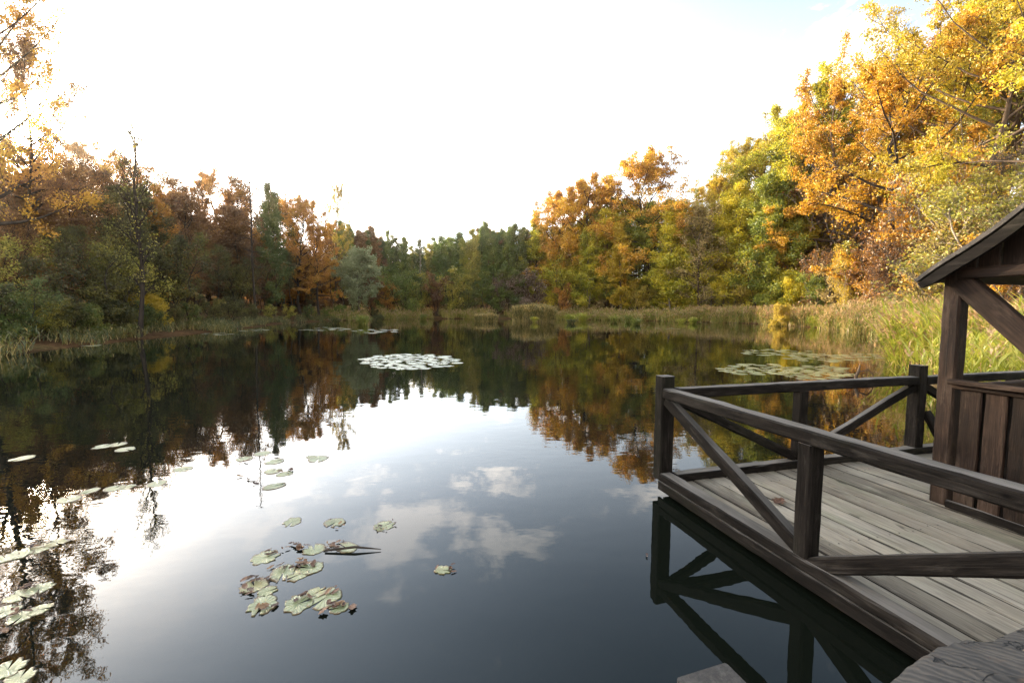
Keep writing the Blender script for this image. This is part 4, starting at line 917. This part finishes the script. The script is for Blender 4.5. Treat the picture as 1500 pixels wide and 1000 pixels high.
def soffit_shade(side):
    """flat dark barge board following the sagging roof edge, with a rounded lower end"""
    top = [(x, 2.187 + (x - .98) * .79 + .018 * math.sin(x * 7.5) - .03) for x in np.linspace(.975, 2.69, 24)]
    nrm = np.array([.79, -1.0]) / math.hypot(.79, 1)
    wd = np.interp(np.arange(24), [0, .6, 1.5, 23], [.05, .075, .085, .085])
    bot = [(p_[0] + nrm[0] * w_, p_[1] + nrm[1] * w_) for p_, w_ in zip(top, wd)]
    V = []
    for y in (2.004, 2.04):
        for p_ in top + bot: V.append((p_[0] if side == 0 else 5.4 - p_[0], y, p_[1] - .135))
    V = np.array(V); n = 24; i = np.arange(n - 1)
    Q = np.concatenate([np.stack([i, i + 1, i + n + 1, i + n], -1), np.stack([i, i + 1, i + n + 1, i + n], -1)[:, ::-1] + 2 * n, np.stack([i, i + 1, i + 1 + 2 * n, i + 2 * n], -1)[:, ::-1], np.stack([i + n, i + n + 1, i + n + 1 + 2 * n, i + 3 * n], -1), [[0, n, 3 * n, 2 * n], [n - 1, 3 * n - 1, 4 * n - 1, 2 * n - 1]]])
    a = Acc(); a.add(V, Q, V[:, [0, 2, 1]] + side)
    obj('soffit_shade_strip', a.mesh('soffit_shade_strip', [DARKW], False, True), roof)
soffit_shade(0); soffit_shade(1)

# log end close to the camera and post stub
def blob(name, outline, z0, z1, m, parent=None, rnd=.05, seed=1, hump=.02):
    """thick slab with a rounded rim from a plan outline (counter clockwise)"""
    P = np.array(outline, float); k = 6
    for _ in range(2):                                        # corner cutting
        Qn = np.roll(P, -1, 0); P = np.stack([P * .75 + Qn * .25, P * .25 + Qn * .75], 1).reshape(-1, 2)
    c = P.mean(0); n = len(P); rg = np.random.default_rng(seed)
    P = P + rg.normal(0, .004, P.shape)
    rings = [(1.0, z0), (1.0, z0 + (z1 - z0) * .5), (1.0, z1 - rnd)]
    for t in (.35, .7, 1.0): rings.append((1 - rnd * 1.3 * (1 - math.cos(t * PI / 2)), z1 - rnd + rnd * math.sin(t * PI / 2)))
    for s in (.75, .5, .25, .04): rings.append((s * (1 - rnd), z1 + hump * (1 - s)))
    V = np.concatenate([np.concatenate([c + (P - c) * s, np.full((n, 1), z) + rg.normal(0, .003, (n, 1))], 1) for s, z in rings])
    i = np.arange(len(rings) - 1)[:, None] * n; j = np.arange(n)[None]; j2 = (j + 1) % n
    Q = np.stack([i + j, i + j2, i + n + j2, i + n + j], -1).reshape(-1, 4)
    return obj(name, mesh_np(name, V, Q, [m], smooth=True), parent)
LZ = 1.02
lg = blob('log_end', [(.80, .93), (.84, .80), (.95, .66), (1.3, .52), (2.1, .35), (2.3, .75), (2.15, 1.25), (1.75, 1.30), (1.50, 1.235), (1.33, 1.155), (1.20, 1.165), (1.03, 1.085), (.90, 1.02)], .74, LZ - .012, LOGM, None, .075, 1, .035)
tag(lg, 'thick weathered cracked log end in the bottom right corner', 'log')
timber('support_post', lg, [DARKW], ((1.75, .8, -1.2), (1.75, .8, .75), .2, .2, dict(up=(0, 1, 0))))
s1 = np.array([.60, 1.49]); s2 = np.array([.815, 1.557])
zst = .58
p1 = np.array(onwater(990, 992, zst)); p2 = np.array(onwater(1064, 970, zst)); d = (p2 - p1); wL = np.linalg.norm(d); d /= wL; nrm = np.array([d[1], -d[0]])
cen = (p1 + p2) / 2 + nrm * wL * .5
ENDM = woodmat('post_end_grain', [(.25, (.012, .010, .009)), (.5, (.03, .026, .022)), (.8, (.07, .06, .052))], ((.10, .092, .082), .4), (.6, .85))
a = Acc(); beam(a, (cen[0], cen[1], -1.2), (cen[0], cen[1], zst), wL, wL, up=(nrm[0], nrm[1], 0), ch=.008)
tag(obj('mooring_post', a.mesh('mooring_post', [ENDM], False, True)), 'squared weathered post top at the bottom edge beside the log end', 'post')
# the fallen leaf on the boards
def decklocal(x, y, z): c_, s_ = math.cos(RZ), math.sin(RZ); return (A0[0] + c_ * x - s_ * y, A0[1] + s_ * x + c_ * y, z)
lx, ly = onwater(1141, 736, .14)
lf = dead(lx, ly, .15, 'single curled brown leaf lying on the grey deck boards', None, .150)
lf.rotation_euler = (.05, -.05, .6); lf.scale = (.15, .15, .14)

# ------------------------------------------------------------------ sky and sun
AZ, EL = R(SUN_AZ), R(SUN_EL)
sd = Vector((math.sin(AZ) * math.cos(EL), math.cos(AZ) * math.cos(EL), math.sin(EL)))
sun = bpy.data.lights.new('sun', 'SUN'); sun.energy = SUN_E; sun.angle = R(.6); sun.color = (1.0, .80, .55)
so = link(bpy.data.objects.new('sun', sun)); so.rotation_euler = sd.to_track_quat('Z', 'Y').to_euler(); so.location = sd * 300
w = bpy.data.worlds.new('World'); SC.world = w; w.use_nodes = True
nt = w.node_tree; nt.nodes.clear()
out = nt.nodes.new('ShaderNodeOutputWorld'); bg = nt.nodes.new('ShaderNodeBackground'); bg.inputs[1].default_value = SKY_S
sky = nt.nodes.new('ShaderNodeTexSky'); sky.sky_type = 'NISHITA'; sky.sun_disc = False
sky.sun_elevation = EL; sky.sun_rotation = AZ; sky.altitude = 200; sky.air_density = 1.0; sky.dust_density = 3.0; sky.ozone_density = 1.0
tc = nt.nodes.new('ShaderNodeTexCoord'); D = tc.outputs['Generated']
dt = N(nt, 'ShaderNodeVectorMath', operation='DOT_PRODUCT'); nt.links.new(D, dt.inputs[0]); dt.inputs[1].default_value = sd
cosang = math_(nt, 'MAXIMUM', dt.outputs['Value'], 0.0)
sep = N(nt, 'ShaderNodeSeparateXYZ'); nt.links.new(D, sep.inputs[0])
zc = math_(nt, 'MAXIMUM', sep.outputs[2], 0.0)
# thin bright veil of high cloud, strongest low down and towards the sun
veil = math_(nt, 'MULTIPLY', math_(nt, 'POWER', cosang, 4.0), VEIL[0])
low = math_(nt, 'POWER', 2.718, math_(nt, 'MULTIPLY', math_(nt, 'POWER', math_(nt, 'DIVIDE', zc, .43), 3.0), -1.0))
low = math_(nt, 'MULTIPLY', low, math_(nt, 'MULTIPLY_ADD', math_(nt, 'POWER', cosang, 1.5), .65, .32))
veil = math_(nt, 'MULTIPLY_ADD', low, VEIL[1], veil)
veil = math_(nt, 'ADD', veil, math_(nt, 'MULTIPLY', math_(nt, 'POWER', cosang, 60.0), VEIL[2]))
vc = N(nt, 'ShaderNodeVectorMath', operation='SCALE'); vc.inputs[0].default_value = (1.0, .98, .93); nt.links.new(veil, vc.inputs['Scale'])
hi = math_(nt, 'MULTIPLY_ADD', math_(nt, 'POWER', cosang, 3.0), VEIL[4], VEIL[3])      # blue grey light of the upper sky
vh = N(nt, 'ShaderNodeVectorMath', operation='SCALE'); vh.inputs[0].default_value = (.66, .93, 1.25); nt.links.new(hi, vh.inputs['Scale'])
bk = N(nt, 'ShaderNodeVectorMath', operation='DOT_PRODUCT'); nt.links.new(D, bk.inputs[0]); bk.inputs[1].default_value = (-.2, -.95, .2)
bkv = N(nt, 'ShaderNodeVectorMath', operation='SCALE'); bkv.inputs[0].default_value = (1.0, .95, .86)      # added sky glow behind the camera, unseen, brightening what faces it
nt.links.new(math_(nt, 'MULTIPLY', math_(nt, 'MAXIMUM', bk.outputs['Value'], 0.0), VEIL[5]), bkv.inputs['Scale'])
v0 = N(nt, 'ShaderNodeVectorMath', operation='ADD'); nt.links.new(bkv.outputs[0], v0.inputs[0]); nt.links.new(vc.outputs[0], v0.inputs[1])
vs = N(nt, 'ShaderNodeVectorMath', operation='ADD'); nt.links.new(v0.outputs[0], vs.inputs[0]); nt.links.new(vh.outputs[0], vs.inputs[1])
base = N(nt, 'ShaderNodeVectorMath', operation='ADD'); nt.links.new(sky.outputs[0], base.inputs[0]); nt.links.new(vs.outputs[0], base.inputs[1])
# broken cumulus on a flat layer
inv = math_(nt, 'DIVIDE', 1.0, math_(nt, 'ADD', zc, .10))
cv = N(nt, 'ShaderNodeVectorMath', operation='SCALE'); nt.links.new(D, cv.inputs[0]); nt.links.new(inv, cv.inputs['Scale'])
sh = N(nt, 'ShaderNodeMapping'); sh.inputs['Location'].default_value = CLOUD_OFF; sh.inputs['Scale'].default_value = (1, 1, 0); nt.links.new(cv.outputs[0], sh.inputs[0])
cn = noise(nt, sh.outputs[0], 3.6, 8, .62, .2); cb = noise(nt, sh.outputs[0], .75, 2, .5)
cf = math_(nt, 'MULTIPLY_ADD', cb, .55, math_(nt, 'MULTIPLY', cn, .6))
cm = ramp(nt, cf, [(.59, (0, 0, 0)), (.66, (1, 1, 1))])
ccol = N(nt, 'ShaderNodeVectorMath', operation='MULTIPLY_ADD'); nt.links.new(base.outputs[0], ccol.inputs[0]); ccol.inputs[1].default_value = (2.3, 1.9, 1.55); ccol.inputs[2].default_value = (.4, .3, .2)
skyc = mixc(nt, math_(nt, 'MULTIPLY', cm, math_(nt, 'MULTIPLY_ADD', math_(nt, 'POWER', cosang, 5.0), -1.2, 1.0, clamp=True)), base.outputs[0], ccol.outputs[0])
# the sun itself and its bright aureole
disc = ramp(nt, dt.outputs['Value'], [(.99978, (0, 0, 0)), (.99990, (1, 1, 1))])
dd_ = N(nt, 'ShaderNodeVectorMath', operation='MULTIPLY_ADD'); nt.links.new(disc, dd_.inputs[0]); dd_.inputs[1].default_value = (2600, 2200, 1500); nt.links.new(skyc, dd_.inputs[2])
nt.links.new(dd_.outputs[0], bg.inputs[0]); nt.links.new(bg.outputs[0], out.inputs[0])
w.cycles.sampling_method = 'MANUAL'; w.cycles.sample_map_resolution = 2048

hm, hnt, hout = mat('sun_glow_haze')  # added volume that spreads a lens-like glow around the sun
pv = N(hnt, 'ShaderNodeVolumePrincipled', i_Density=HAZE[0], i_Anisotropy=HAZE[1]); pv.inputs['Color'].default_value = (1, .80, .58, 1)
hnt.links.new(pv.outputs[0], hout.inputs['Volume'])
if HAZE[0]:
    x0, x1, y0, y1, z0, z1 = -115, 150, -30, 205, -2.5, 60
    hv = [(x, y, z) for z in (z0, z1) for x, y in ((x0, y0), (x1, y0), (x1, y1), (x0, y1))]
    hz = obj('haze', mesh_np('haze', hv, [(3, 2, 1, 0), (4, 5, 6, 7), (0, 1, 5, 4), (1, 2, 6, 5), (2, 3, 7, 6), (3, 0, 4, 7)], [hm]))
    tag(hz, 'thin haze added over the pond to glow around the sun', kind='stuff')
# ------------------------------------------------------------------ render settings
SC.render.engine = 'CYCLES'
SC.view_settings.view_transform = 'Standard'; SC.view_settings.look = 'None'; SC.view_settings.exposure = EXPO; SC.view_settings.gamma = 1
c = SC.cycles; c.use_denoising = True; c.denoising_prefilter = 'NONE'; c.denoising_input_passes = 'RGB_ALBEDO_NORMAL'
try: c.denoiser = 'OPENIMAGEDENOISE'
except Exception: pass
c.max_bounces = 9; c.diffuse_bounces = 6; c.glossy_bounces = 4; c.transmission_bounces = 4; c.transparent_max_bounces = 4
c.caustics_reflective = False; c.caustics_refractive = False; c.sample_clamp_indirect = 8; c.use_adaptive_sampling = True; c.adaptive_threshold = .008
